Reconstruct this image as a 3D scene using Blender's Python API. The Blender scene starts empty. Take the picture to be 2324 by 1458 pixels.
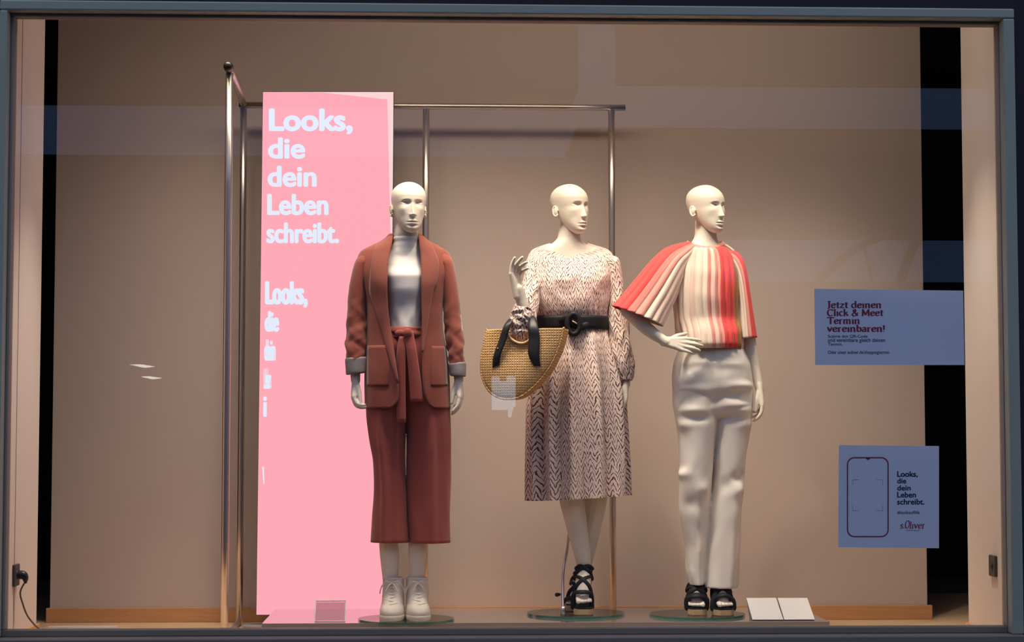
import bpy, math, random
import numpy as np
from math import pi, sin, cos
random.seed(7)
S = bpy.context.scene
COL = S.collection

# ------------------------------------------------------------------ camera
W_, H_, FPX = 2324.0, 1458.0, 4400.0
CAM = np.array([0.0, 0.0, 0.828])
PHI = math.atan(268 / FPX)
THE = math.atan(177 / FPX * cos(PHI))
cF = np.array([sin(THE) * cos(PHI), cos(THE) * cos(PHI), sin(PHI)])
cR = np.array([cos(THE), -sin(THE), 0.0])
cU = np.array([-sin(THE) * sin(PHI), -cos(THE) * sin(PHI), cos(PHI)])
cam = bpy.data.cameras.new('camera')
cam.sensor_width = 36.0
cam.lens = FPX / W_ * 36.0
camo = bpy.data.objects.new('camera', cam)
COL.objects.link(camo)
from mathutils import Matrix, Vector
camo.matrix_world = Matrix(((cR[0], cU[0], -cF[0], CAM[0]), (cR[1], cU[1], -cF[1], CAM[1]),
                            (cR[2], cU[2], -cF[2], CAM[2]), (0, 0, 0, 1)))
S.camera = camo

# ------------------------------------------------------------------ world, lights, exposure
wd = bpy.data.worlds.new('dusk_sky'); S.world = wd; wd.use_nodes = True
nt = wd.node_tree; nt.nodes.clear()
o_ = nt.nodes.new('ShaderNodeOutputWorld'); b_ = nt.nodes.new('ShaderNodeBackground')
tc = nt.nodes.new('ShaderNodeTexCoord'); sx = nt.nodes.new('ShaderNodeSeparateXYZ'); rp = nt.nodes.new('ShaderNodeValToRGB')
nt.links.new(tc.outputs['Generated'], sx.inputs[0]); nt.links.new(sx.outputs['Z'], rp.inputs[0])
rp.color_ramp.elements[0].color = (0.13, 0.21, 0.45, 1); rp.color_ramp.elements[0].position = 0.12
rp.color_ramp.elements[1].color = (0.72, 0.78, 1.02, 1); rp.color_ramp.elements[1].position = 1.0
nt.links.new(rp.outputs[0], b_.inputs[0]); b_.inputs[1].default_value = 1.0
nt.links.new(b_.outputs[0], o_.inputs[0])
S.view_settings.view_transform = 'Standard'
S.view_settings.look = 'None'
S.view_settings.exposure = 0.0
S.view_settings.gamma = 1.0
S.view_settings.use_curve_mapping = False

def look(o, loc, to):
    o.location = loc
    o.rotation_euler = (Vector(to) - Vector(loc)).to_track_quat('-Z', 'Y').to_euler()

def spot(name, loc, to, power, angle, blend=0.5, col=(1.0, 0.85, 0.67), r=0.03):
    l = bpy.data.lights.new(name, 'SPOT'); l.energy = power; l.color = col
    l.spot_size = math.radians(angle); l.spot_blend = blend; l.shadow_soft_size = r
    o = bpy.data.objects.new(name, l); COL.objects.link(o); look(o, loc, to)
    return o

def area(name, loc, to, power, sx_, sy_, col=(1.0, 0.85, 0.69)):
    l = bpy.data.lights.new(name, 'AREA'); l.shape = 'RECTANGLE'; l.size = sx_; l.size_y = sy_
    l.energy = power; l.color = col
    o = bpy.data.objects.new(name, l); COL.objects.link(o); look(o, loc, to)
    return o

# spots of the ceiling track just behind the glass, above the frame
spot('spotlight_jacket', (0.26, 7.46, 2.75), (-0.10, 8.0, 1.45), 34, 36, 0.6)
spot('spotlight_dress', (0.02, 7.46, 2.65), (0.52, 8.2, 1.05), 46, 40, 0.8)
spot('spotlight_blouse', (0.42, 7.46, 2.95), (1.16, 8.1, 0.95), 92, 36, 0.7)
spot('spotlight_right', (1.6, 7.6, 3.0), (1.7, 8.9, 0.4), 62, 52, 1.0)
spot('spotlight_right_wall', (1.55, 7.6, 3.0), (2.25, 7.75, 0.2), 150, 38, 1.0)
spot('spotlight_left_wall', (-0.75, 7.6, 3.0), (-1.58, 7.75, 0.2), 180, 38, 1.0)
wash = area('fill_wash', (0.35, 7.56, 3.0), (0.45, 8.45, 0.5), 23, 3.0, 0.2)  # added soft fill for the lower part, not a fixture of the shop
wash.data.spread = math.radians(80)
area('fill_lamp', (0.7, 7.58, 3.05), (0.7, 8.9, 1.2), 11, 2.8, 0.2)  # added broad fill that lifts the top of the back wall
lwash = area('fill_wash_left', (-0.9, 7.58, 3.0), (-1.0, 8.6, 0.7), 2.0, 1.0, 0.2, (1.0, 0.78, 0.66))  # added warm pinkish fill for the darker left side
lwash.data.spread = math.radians(110)

# ------------------------------------------------------------------ helpers
def P(px, py, Y):
    px = np.asarray(px, float); py = np.asarray(py, float); Y = np.asarray(Y, float)
    px, py, Y = np.broadcast_arrays(px, py, Y)
    d = cF * FPX + cR * (px[..., None] - W_ / 2) + cU * (H_ / 2 - py[..., None])
    return CAM + d * (Y / d[..., 1])[..., None]

def proj(p):
    v = p - CAM
    z = v @ cF
    return W_ / 2 + FPX * (v @ cR) / z, H_ / 2 - FPX * (v @ cU) / z

BASE = {}
def mk(name, V, F, mat, parent=None, uv=None, smooth=True, solid=0.0, bevel=0.0, label=None, sub=0, soff=0.0):
    V = np.asarray(V, float).reshape(-1, 3)
    off = BASE.get(parent.name, np.zeros(3)) if parent else np.zeros(3)
    me = bpy.data.meshes.new(name)
    me.from_pydata((V - off).tolist(), [], [tuple(map(int, f)) for f in F])
    if uv is not None:
        for nm, u in uv.items():
            L = me.uv_layers.new(name=nm)
            idx = np.zeros(len(me.loops), int); me.loops.foreach_get('vertex_index', idx)
            L.data.foreach_set('uv', np.asarray(u, float)[idx].ravel())
    if smooth:
        me.polygons.foreach_set('use_smooth', [True] * len(me.polygons))
    me.materials.append(mat)
    o = bpy.data.objects.new(name, me); COL.objects.link(o)
    if parent:
        o.parent = parent
        BASE[o.name] = off
    if bevel:
        m = o.modifiers.new('bevel', 'BEVEL'); m.width = bevel; m.segments = 2; m.limit_method = 'ANGLE'
    if solid:
        m = o.modifiers.new('solidify', 'SOLIDIFY'); m.thickness = solid; m.offset = soff
    if sub:
        m = o.modifiers.new('subsurf', 'SUBSURF'); m.levels = sub; m.render_levels = sub
    if label: o['label'] = label
    return o

def thing(name, label, cat, loc, group=None):
    o = bpy.data.objects.new(name, None); COL.objects.link(o)
    o.location = loc; o['label'] = label; o['category'] = cat; o.empty_display_size = 0.1
    if group: o['group'] = group
    BASE[o.name] = np.array(loc, float)
    return o

def tag(o, label, cat, group=None):
    o['label'] = label; o['category'] = cat
    if group: o['group'] = group
    return o

def struct(o):
    o['kind'] = 'structure'
    return o

def sempty(name, loc=(0, 0, 0)):
    o = bpy.data.objects.new(name, None); COL.objects.link(o); o.location = loc; o['kind'] = 'structure'
    BASE[o.name] = np.array(loc, float)
    return o

BF = [(0, 1, 3, 2), (4, 6, 7, 5), (0, 4, 5, 1), (2, 3, 7, 6), (0, 2, 6, 4), (1, 5, 7, 3)]
def boxv(x0, x1, y0, y1, z0, z1):
    return np.array([(x, y, z) for x in (x0, x1) for y in (y0, y1) for z in (z0, z1)]), BF

def join(parts):
    Vs, Fs, n = [], [], 0
    for V, F in parts:
        V = np.asarray(V).reshape(-1, 3); Vs.append(V); Fs += [tuple(int(i) + n for i in f) for f in F]; n += len(V)
    return np.vstack(Vs), Fs

def box(name, x0, x1, y0, y1, z0, z1, mat, parent=None, bevel=0.003, **k):
    V, F = boxv(x0, x1, y0, y1, z0, z1)
    return mk(name, V, F, mat, parent, smooth=False, bevel=bevel, **k)

def dens(pts, k=6):
    pts = np.asarray(pts, float); n = len(pts)
    if n < 3:
        return np.array([pts[0] + (pts[-1] - pts[0]) * i / k for i in range(k + 1)])
    out = []
    for i in range(n - 1):
        p0 = pts[max(i - 1, 0)]; p1 = pts[i]; p2 = pts[i + 1]; p3 = pts[min(i + 2, n - 1)]
        for j in range(k):
            u = j / k
            out.append(0.5 * ((2 * p1) + (-p0 + p2) * u + (2 * p0 - 5 * p1 + 4 * p2 - p3) * u * u + (-p0 + 3 * p1 - 3 * p2 + p3) * u ** 3))
    out.append(pts[-1])
    return np.array(out)

def tube(pts, radii, n=14, k=5, cap=True, flat=None, ratio=1.0):
    """closed tube through pts; radii per point; flat: direction along which the section is scaled by ratio"""
    pts = np.asarray(pts, float)
    radii = np.asarray(radii if np.ndim(radii) else [radii] * len(pts), float)
    Q = dens(np.hstack([pts, radii[:, None]]), k)
    p, r = Q[:, :3], Q[:, 3]
    if cap:
        d0 = p[0] - p[1]; d0 /= np.linalg.norm(d0) + 1e-9
        d1 = p[-1] - p[-2]; d1 /= np.linalg.norm(d1) + 1e-9
        a = [(0.92, 0.38), (0.7, 0.72), (0.38, 0.93)]
        p = np.vstack([[p[0] + d0 * r[0] * s for s, c in a], p, [p[-1] + d1 * r[-1] * s for s, c in a[::-1]]])
        r = np.hstack([[r[0] * c for s, c in a], r, [r[-1] * c for s, c in a[::-1]]])
    T = np.gradient(p, axis=0); T /= np.linalg.norm(T, axis=1)[:, None] + 1e-12
    up = np.array([0, 0, 1.0]) if abs(T[0][2]) < 0.9 else np.array([0, 1.0, 0])
    if flat is not None: up = np.asarray(flat, float)
    V = []
    u = up - T[0] * (up @ T[0]); u /= np.linalg.norm(u)
    ang = np.arange(n) * 2 * pi / n
    for i in range(len(p)):
        if flat is not None: u = np.asarray(flat, float)
        u = u - T[i] * (u @ T[i]); u /= np.linalg.norm(u) + 1e-12
        v = np.cross(T[i], u)
        V.append(p[i] + r[i] * (np.outer(np.cos(ang) * (ratio if flat is not None else 1), u) + np.outer(np.sin(ang), v)))
    m = len(p)
    V = np.vstack(V)
    F = [(i * n + j, i * n + (j + 1) % n, (i + 1) * n + (j + 1) % n, (i + 1) * n + j) for i in range(m - 1) for j in range(n)]
    F.append(tuple(range(n))[::-1]); F.append(tuple((m - 1) * n + j for j in range(n)))
    return V, F

def ellipsoid(c, rx, ry, rz, n=24, m=16, M=None):
    V = []; F = []
    for i in range(m + 1):
        th = pi * i / m
        for j in range(n):
            ph = 2 * pi * j / n
            V.append((rx * sin(th) * cos(ph), ry * sin(th) * sin(ph), rz * cos(th)))
    V = np.array(V)
    if M is not None: V = V @ np.asarray(M).T
    F = [(i * n + j, (i + 1) * n + j, (i + 1) * n + (j + 1) % n, i * n + (j + 1) % n) for i in range(m) for j in range(n)]
    return V + np.asarray(c), F

def hermite(x, Y, q):
    """monotone cubic interpolation of rows Y at x"""
    x = np.asarray(x, float); Y = np.asarray(Y, float); q = np.clip(q, x[0], x[-1])
    n = len(x)
    if n == 2:
        u = ((q - x[0]) / (x[1] - x[0]))[:, None]
        return Y[0] * (1 - u) + Y[1] * u
    h = np.diff(x)[:, None]; d = np.diff(Y, axis=0) / h
    m = np.zeros_like(Y); m[0] = d[0]; m[-1] = d[-1]
    w1 = 2 * h[1:] + h[:-1]; w2 = h[1:] + 2 * h[:-1]
    same = d[1:] * d[:-1] > 0
    with np.errstate(divide='ignore', invalid='ignore'):
        mm = (w1 + w2) / (w1 / d[:-1] + w2 / d[1:])
    m[1:-1] = np.where(same, mm, 0.0)
    i = np.clip(np.searchsorted(x, q, side='right') - 1, 0, n - 2)
    H = (x[i + 1] - x[i])[:, None]; u = ((q - x[i])[:, None]) / H
    return ((1 + 2 * u) * (1 - u) ** 2 * Y[i] + u * (1 - u) ** 2 * H * m[i] + u * u * (3 - 2 * u) * Y[i + 1] + u * u * (u - 1) * H * m[i + 1])

def R_(y, xl, xr, df, db, Y):
    return (xl, y, xr, y, Y, df, db)

class Loft:
    """surface between two silhouette edges; rows are ellipses of front/back depth df/db around depth Y"""
    def __init__(s, keys, ex=1.0, fold=None, dip=None):
        K = np.array(keys, float)
        L = P(K[:, 0], K[:, 1], K[:, 4]); Rr = P(K[:, 2], K[:, 3], K[:, 4])
        mid = (L + Rr) / 2
        t = np.r_[0, np.cumsum(np.linalg.norm(np.diff(mid, axis=0), axis=1) + 1e-6)]
        s.len = t[-1]; s.x = t / t[-1]
        s.D = np.hstack([L, Rr, K[:, 5:7], K[:, 0:1], K[:, 2:3], K[:, 1:2]])
        s.ex = ex; s.fold = fold; s.dip = dip; s.cache = None
    def rows(s, t): return hermite(s.x, s.D, np.asarray(t, float))
    def ev(s, a, t, off=0.0):
        a = np.asarray(a, float).ravel(); t = np.asarray(t, float).ravel()
        q = s.rows(t); L, Rr, df, db = q[:, :3], q[:, 3:6], q[:, 6], q[:, 7]
        c = (L + Rr) / 2; h = (Rr - L) / 2; hw = np.linalg.norm(h, axis=1)
        ca, sa = np.cos(a), np.sin(a)
        xa = np.sign(ca) * np.abs(ca) ** s.ex; ya = np.sign(sa) * np.abs(sa) ** s.ex
        d = np.where(sa > 0, df, db)
        N = h / (hw ** 2)[:, None] * ca[:, None]
        N = N + np.stack([0 * a, -sa / d, 0 * a], 1)
        N /= np.linalg.norm(N, axis=1)[:, None]
        p = c + h * xa[:, None] + np.stack([0 * a, -d * ya, 0 * a], 1)
        if s.dip is not None: p[:, 2] -= s.dip(a, t)
        f = off + (s.fold(a, t) if s.fold else 0.0)
        return p + N * np.asarray(f).reshape(-1, 1) * np.ones((len(a), 1))
    def grid(s, n=72, m=60, arange=None, t0=0.0, t1=1.0):
        tt = np.linspace(t0, t1, m + 1); V = []; A = []
        for t in tt:
            a0, a1 = arange(t) if arange else (-pi / 2, 3 * pi / 2)
            A.append(np.linspace(a0, a1, n + 1))
        A = np.array(A); Tm = np.repeat(tt[:, None], n + 1, 1)
        V = s.ev(A, Tm)
        F = [(i * (n + 1) + j, i * (n + 1) + j + 1, (i + 1) * (n + 1) + j + 1, (i + 1) * (n + 1) + j) for i in range(m) for j in range(n)]
        G = V.reshape(m + 1, n + 1, 3)
        per = np.linalg.norm(np.diff(G, axis=1), axis=2).sum(1).max()
        u = (A + pi / 2) / (2 * pi)
        uv = {'UVMap': np.stack([(u * per).ravel(), (Tm * s.len).ravel()], 1), 'param': np.stack([u.ravel(), Tm.ravel()], 1)}
        return V, F, uv
    def front(s, px, py, off=0.0):
        px = np.asarray(px, float).ravel(); py = np.asarray(py, float).ravel()
        if s.cache is None:
            A, Tm = np.meshgrid(np.linspace(0.03, pi - 0.03, 70), np.linspace(0, 1, 120))
            A = A.ravel(); Tm = Tm.ravel(); s.cache = (A, Tm, *proj(s.ev(A, Tm)))
        A, Tm, X, Y = s.cache
        k = np.array([np.argmin((X - x) ** 2 + (Y - y) ** 2) for x, y in zip(px, py)])
        a, t = A[k].copy(), Tm[k].copy(); e = 1e-3
        for _ in range(4):
            x0, y0 = proj(s.ev(a, t)); x1, y1 = proj(s.ev(a + e, t)); x2, y2 = proj(s.ev(a, np.clip(t + e, 0, 1)))
            sgn = 1.0
            j11 = (x1 - x0) / e; j21 = (y1 - y0) / e; j12 = (x2 - x0) / e; j22 = (y2 - y0) / e
            det = j11 * j22 - j12 * j21; ok = np.abs(det) > 1e3
            det = np.where(ok, det, 1.0)
            da = ((px - x0) * j22 - (py - y0) * j12) / det; dt = ((py - y0) * j11 - (px - x0) * j21) / det
            a = np.clip(a + np.where(ok, np.clip(da, -0.05, 0.05), 0), 0.02, pi - 0.02)
            t = np.clip(t + np.where(ok, np.clip(dt, -0.02, 0.02), 0), 0, 1)
        return s.ev(a, t, off)

def patch(surf, rows, n=6, m=24, off=0.004, bulge=0.0):
    """piece of cloth lying on surf: rows = (py_left, x_left, py_right, x_right)"""
    Rw = np.array([(r[0], r[1], r[0], r[2]) if len(r) == 3 else r for r in rows], float)
    x = np.linspace(0, 1, len(Rw)); q = hermite(x, Rw, np.linspace(0, 1, m + 1))
    u = np.linspace(0, 1, n + 1)
    PX = q[:, 1:2] * (1 - u) + q[:, 3:4] * u; PY = q[:, 0:1] * (1 - u) + q[:, 2:3] * u
    V = surf.front(PX, PY, 0.0)
    o = off + bulge * np.sin(pi * np.repeat(u[None], m + 1, 0)).ravel()
    d = CAM - V; d /= np.linalg.norm(d, axis=1)[:, None]
    V = V + d * o[:, None]
    F = [(i * (n + 1) + j, i * (n + 1) + j + 1, (i + 1) * (n + 1) + j + 1, (i + 1) * (n + 1) + j) for i in range(m) for j in range(n)]
    uu = np.repeat(u[None], m + 1, 0).ravel(); vv = np.repeat(np.linspace(0, 1, m + 1)[:, None], n + 1, 1).ravel()
    return V, F, {'UVMap': np.stack([uu * 0.1, vv * 0.4], 1)}

def ribbon(pts, width, wdir, k=6, n=3):
    """flat strap along pts, width along wdir (one vector or one per point)"""
    pts = np.asarray(pts, float); wdir = np.asarray(wdir, float)
    if wdir.ndim == 1: wdir = np.repeat(wdir[None], len(pts), 0)
    width = np.asarray(width if np.ndim(width) else [width] * len(pts), float)
    Q = dens(np.hstack([pts, wdir, width[:, None]]), k)
    p, w = Q[:, :3], Q[:, 3:6]; w = w / np.linalg.norm(w, axis=1)[:, None] * Q[:, 6:7] / 2
    u = np.linspace(-1, 1, n + 1)
    V = (p[:, None] + w[:, None] * u[None, :, None]).reshape(-1, 3); m = len(p)
    F = [(i * (n + 1) + j, i * (n + 1) + j + 1, (i + 1) * (n + 1) + j + 1, (i + 1) * (n + 1) + j) for i in range(m - 1) for j in range(n)]
    return V, F

def remeshed(name, parts, mat, parent, voxel=0.003, smooth=6, label=None, extra=None):
    V, F = join(parts)
    me = bpy.data.meshes.new('tmp'); me.from_pydata(V.tolist(), [], [tuple(f) for f in F])
    t = bpy.data.objects.new('tmp', me); COL.objects.link(t)
    m = t.modifiers.new('r', 'REMESH'); m.mode = 'VOXEL'; m.voxel_size = voxel; m.use_smooth_shade = True
    if smooth:
        s = t.modifiers.new('s', 'SMOOTH'); s.iterations = smooth; s.factor = 0.5
    dg = bpy.context.evaluated_depsgraph_get(); dg.update()
    ev = t.evaluated_get(dg); me2 = ev.to_mesh()
    n = len(me2.vertices); co = np.zeros(n * 3); me2.vertices.foreach_get('co', co)
    Fs = [tuple(p.vertices) for p in me2.polygons]
    V2 = co.reshape(-1, 3)
    ev.to_mesh_clear(); bpy.data.objects.remove(t); bpy.data.meshes.remove(me)
    if extra: V2, Fs = join([(V2, Fs)] + extra)
    return mk(name, V2, Fs, mat, parent, label=label)

# ------------------------------------------------------------------ materials
def mat(name, rgb, rough=0.6, metal=0.0, spec=0.5, bump=None, var=None, emit=None, coat=0.0, sheen=0.0):
    m = bpy.data.materials.new(name); m.use_nodes = True
    t = m.node_tree; b = t.nodes['Principled BSDF']
    b.inputs['Base Color'].default_value = (*rgb, 1); b.inputs['Roughness'].default_value = rough
    b.inputs['Metallic'].default_value = metal; b.inputs['Specular IOR Level'].default_value = spec
    b.inputs['Coat Weight'].default_value = coat; b.inputs['Sheen Weight'].default_value = sheen
    if bump or var:
        tc = t.nodes.new('ShaderNodeTexCoord')
    if var:
        n = t.nodes.new('ShaderNodeTexNoise'); n.inputs['Scale'].default_value = var[0]; n.inputs['Detail'].default_value = 6
        mx = t.nodes.new('ShaderNodeMix'); mx.data_type = 'RGBA'
        mp = t.nodes.new('ShaderNodeMapping'); mp.inputs['Scale'].default_value = var[2] if len(var) > 2 else (1, 1, 1)
        t.links.new(tc.outputs['Object'], mp.inputs[0]); t.links.new(mp.outputs[0], n.inputs['Vector'])
        mx.inputs[6].default_value = (*[c * (1 - var[1]) for c in rgb], 1)
        mx.inputs[7].default_value = (*[min(1, c * (1 + var[1])) for c in rgb], 1)
        t.links.new(n.outputs['Fac'], mx.inputs[0]); t.links.new(mx.outputs[2], b.inputs['Base Color'])
    if bump:
        n = t.nodes.new('ShaderNodeTexNoise'); n.inputs['Scale'].default_value = bump[0]; n.inputs['Detail'].default_value = 4
        bp = t.nodes.new('ShaderNodeBump'); bp.inputs['Strength'].default_value = bump[1]; bp.inputs['Distance'].default_value = bump[2] if len(bump) > 2 else 0.002
        t.links.new(tc.outputs['Object'], n.inputs['Vector']); t.links.new(n.outputs['Fac'], bp.inputs['Height'])
        t.links.new(bp.outputs[0], b.inputs['Normal'])
    if emit:
        b.inputs['Emission Color'].default_value = (*emit[:3], 1); b.inputs['Emission Strength'].default_value = emit[3]
    return m

def glassy(name, tint, r0=0.04, rough=0.0, haze=0.0, hazecol=(0.8, 0.8, 0.8)):
    """thin glass: clear with Fresnel reflection"""
    m = bpy.data.materials.new(name); m.use_nodes = True
    t = m.node_tree; t.nodes.clear()
    out = t.nodes.new('ShaderNodeOutputMaterial'); mx = t.nodes.new('ShaderNodeMixShader')
    tr = t.nodes.new('ShaderNodeBsdfTransparent'); gl = t.nodes.new('ShaderNodeBsdfGlossy')
    tr.inputs[0].default_value = (*tint, 1); gl.inputs['Roughness'].default_value = rough
    lw = t.nodes.new('ShaderNodeLayerWeight'); lw.inputs[0].default_value = 0.5
    pw = t.nodes.new('ShaderNodeMath'); pw.operation = 'POWER'; pw.inputs[1].default_value = 5
    ma = t.nodes.new('ShaderNodeMath'); ma.operation = 'MULTIPLY_ADD'; ma.inputs[1].default_value = 1 - r0; ma.inputs[2].default_value = r0
    t.links.new(lw.outputs['Facing'], pw.inputs[0]); t.links.new(pw.outputs[0], ma.inputs[0])
    src = tr
    if haze:
        df = t.nodes.new('ShaderNodeBsdfDiffuse'); df.inputs[0].default_value = (*hazecol, 1)
        m2 = t.nodes.new('ShaderNodeMixShader'); m2.inputs[0].default_value = haze
        t.links.new(tr.outputs[0], m2.inputs[1]); t.links.new(df.outputs[0], m2.inputs[2]); src = m2
    t.links.new(ma.outputs[0], mx.inputs[0]); t.links.new(src.outputs[0], mx.inputs[1]); t.links.new(gl.outputs[0], mx.inputs[2])
    t.links.new(mx.outputs[0], out.inputs[0])
    return m

def ramp_mat(name, axis, stops, rough=0.75, uvmap='param', ribs=None):
    """constant colour bands along u or v of a uv map"""
    m = mat(name, (0.8, 0.8, 0.8), rough, spec=0.2, sheen=0.2)
    t = m.node_tree; b = t.nodes['Principled BSDF']
    uv = t.nodes.new('ShaderNodeUVMap'); uv.uv_map = uvmap
    sp = t.nodes.new('ShaderNodeSeparateXYZ'); r = t.nodes.new('ShaderNodeValToRGB')
    r.color_ramp.interpolation = 'CONSTANT'
    e = r.color_ramp.elements
    e[0].position = 0; e[0].color = (*stops[0][1], 1)
    e.remove(e[1])
    for p, c in stops[1:]:
        x = e.new(p); x.color = (*c, 1)
    t.links.new(uv.outputs[0], sp.inputs[0]); t.links.new(sp.outputs[axis], r.inputs[0]); t.links.new(r.outputs[0], b.inputs['Base Color'])
    return m

M = {}
M['wall'] = mat('back_wall_paint', (0.55, 0.455, 0.40), 0.75, spec=0.2, var=(1.2, 0.03))
M['side'] = mat('side_wall_paint', (0.66, 0.58, 0.52), 0.7, spec=0.2)
M['wood'] = mat('oak_wood', (0.56, 0.29, 0.12), 0.45, var=(6, 0.25, (1, 1, 14)))
M['floorwood'] = mat('floor_wood', (0.74, 0.50, 0.30), 0.4, var=(5, 0.2, (1, 10, 1)))
M['black'] = mat('dark_shop_interior', (0.012, 0.012, 0.014), 0.9, spec=0.1)  # darkness of the unlit shop is put into this near-black wall colour
M['ceil'] = mat('ceiling_paint', (0.55, 0.5, 0.46), 0.8)
M['frame'] = mat('grey_window_metal', (0.36, 0.40, 0.32), 0.5, metal=0.2)
M['sash'] = mat('dark_window_metal', (0.30, 0.26, 0.21), 0.6)
M['facade'] = mat('dark_facade', (0.010, 0.010, 0.012), 0.7)
M['glass'] = glassy('window_glass', (0.985, 0.99, 0.985))
M['steel'] = mat('brushed_steel', (0.72, 0.64, 0.58), 0.33, metal=1.0)
M['blackplastic'] = mat('black_plastic', (0.012, 0.012, 0.013), 0.4)
M['platform'] = mat('grey_lacquer', (0.28, 0.245, 0.22), 0.07, coat=1.0)
M['platfront'] = mat('grey_lacquer_front', (0.50, 0.38, 0.31), 0.4)
M['baseglass'] = glassy('green_base_glass', (0.86, 0.94, 0.90), 0.05)
M['baseedge'] = mat('green_glass_edge', (0.06, 0.18, 0.125), 0.1, spec=0.8)
M['skin'] = mat('mannequin_cream', (0.80, 0.71, 0.58), 0.42, spec=0.35)
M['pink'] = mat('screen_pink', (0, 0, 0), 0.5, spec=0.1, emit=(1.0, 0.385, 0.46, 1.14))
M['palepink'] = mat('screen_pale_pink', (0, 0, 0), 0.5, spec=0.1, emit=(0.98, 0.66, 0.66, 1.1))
M['screentext'] = mat('screen_text_white', (0, 0, 0), 0.5, spec=0.1, emit=(0.80, 0.86, 1.0, 1.08))
M['housing'] = mat('screen_housing', (0.05, 0.045, 0.045), 0.5)
M['rust'] = mat('rust_cloth', (0.28, 0.075, 0.052), 0.85, spec=0.15, bump=(900, 0.15, 0.0008), sheen=0.25)
M['rust2'] = mat('rust_lapel_cloth', (0.29, 0.088, 0.063), 0.85, spec=0.15, bump=(900, 0.15, 0.0008), sheen=0.25)
M['rusttr'] = mat('rust_trouser_cloth', (0.33, 0.076, 0.060), 0.8, spec=0.2, bump=(900, 0.12, 0.0008), sheen=0.2)
M['lining'] = mat('grey_striped_lining', (0.26, 0.235, 0.235), 0.8)
M['white'] = mat('white_jersey', (0.82, 0.78, 0.73), 0.85, spec=0.15, bump=(500, 0.1, 0.0008))
M['cream'] = mat('cream_cotton', (0.80, 0.74, 0.66), 0.8, spec=0.2, bump=(600, 0.1, 0.0008))
M['boot'] = mat('cream_canvas', (0.70, 0.62, 0.52), 0.85, bump=(400, 0.2, 0.001))
M['sole'] = mat('cream_rubber', (0.62, 0.54, 0.45), 0.6)
M['blackleather'] = mat('black_leather', (0.008, 0.008, 0.010), 0.6, spec=0.3, bump=(120, 0.3, 0.001))
M['blackribbon'] = mat('black_ribbon', (0.022, 0.020, 0.020), 0.45)
M['cork'] = mat('tan_wood_heel', (0.52, 0.33, 0.18), 0.55, var=(20, 0.15, (1, 1, 6)))
M['gold'] = mat('brass', (0.8, 0.6, 0.3), 0.25, metal=1.0)
M['card'] = mat('white_card', (0.80, 0.77, 0.73), 0.6)
M['cardside'] = mat('grey_card_side', (0.35, 0.31, 0.28), 0.6)
M['acrylic'] = glassy('acrylic_screen_tint', (0.93, 0.84, 0.86), 0.05, haze=0.10, hazecol=(0.55, 0.5, 0.5))  # the pink screen's light is put into the acrylic's tint
M['sticker'] = mat('white_sticker_paper', (0.78, 0.84, 1.0), 0.7, spec=0.1)
M['redink'] = mat('wine_red_ink', (0.30, 0.05, 0.10), 0.7, spec=0.1)
M['blackink'] = mat('black_ink', (0.03, 0.05, 0.10), 0.7, spec=0.1)
M['socket'] = mat('dark_socket_plastic', (0.06, 0.05, 0.045), 0.5)
M['cable'] = mat('grey_cable', (0.16, 0.10, 0.07), 0.5)
M['asphalt'] = mat('street_asphalt', (0.03, 0.03, 0.032), 0.9)
M['opposite'] = mat('opposite_facade', (0.022, 0.02, 0.02), 0.9, spec=0.05)
M['litsign'] = mat('backlit_sign', (0, 0, 0), 0.5, spec=0.0, emit=(0.58, 0.80, 1.0, 2.9))

def straw_mat():
    m = mat('woven_straw', (0.50, 0.27, 0.10), 0.7, spec=0.25)
    t = m.node_tree; b = t.nodes['Principled BSDF']
    uv = t.nodes.new('ShaderNodeUVMap'); uv.uv_map = 'UVMap'
    N = t.nodes.new; L = t.links.new
    nz = N('ShaderNodeTexNoise'); nz.inputs['Scale'].default_value = 90; L(uv.outputs[0], nz.inputs['Vector'])
    wp = N('ShaderNodeVectorMath'); wp.operation = 'MULTIPLY_ADD'; wp.inputs[1].default_value = (.005, .003, 0)
    L(nz.outputs['Color'], wp.inputs[0]); L(uv.outputs[0], wp.inputs[2])
    sp = N('ShaderNodeSeparateXYZ'); L(wp.outputs[0], sp.inputs[0])
    def math(op, a, bb=None, c=None):
        n = N('ShaderNodeMath'); n.operation = op
        for k, v in enumerate((a, bb, c)):
            if v is None: continue
            if isinstance(v, (int, float)): n.inputs[k].default_value = v
            else: L(v, n.inputs[k])
        return n.outputs[0]
    tri = math('PINGPONG', sp.outputs['Y'], 0.0055)                       # braided rows, 11 mm each
    strand = math('SINE', math('MULTIPLY', math('MULTIPLY_ADD', tri, 1.3, sp.outputs['X']), 2 * pi / 0.0105))
    groove = math('POWER', math('ABSOLUTE', math('SINE', math('MULTIPLY', sp.outputs['Y'], pi / 0.011))), 0.5)
    h = math('MULTIPLY', math('MULTIPLY_ADD', strand, 0.3, 0.7), groove)
    r = N('ShaderNodeValToRGB'); e = r.color_ramp.elements
    e[0].position = 0.1; e[0].color = (0.42, 0.20, 0.065, 1); e[1].position = 0.75; e[1].color = (0.86, 0.53, 0.23, 1)
    L(h, r.inputs[0]); L(r.outputs[0], b.inputs['Base Color'])
    bp = N('ShaderNodeBump'); bp.inputs['Strength'].default_value = 0.9; bp.inputs['Distance'].default_value = 0.003
    L(h, bp.inputs['Height']); L(bp.outputs[0], b.inputs['Normal'])
    return m
M['straw'] = straw_mat()

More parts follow.
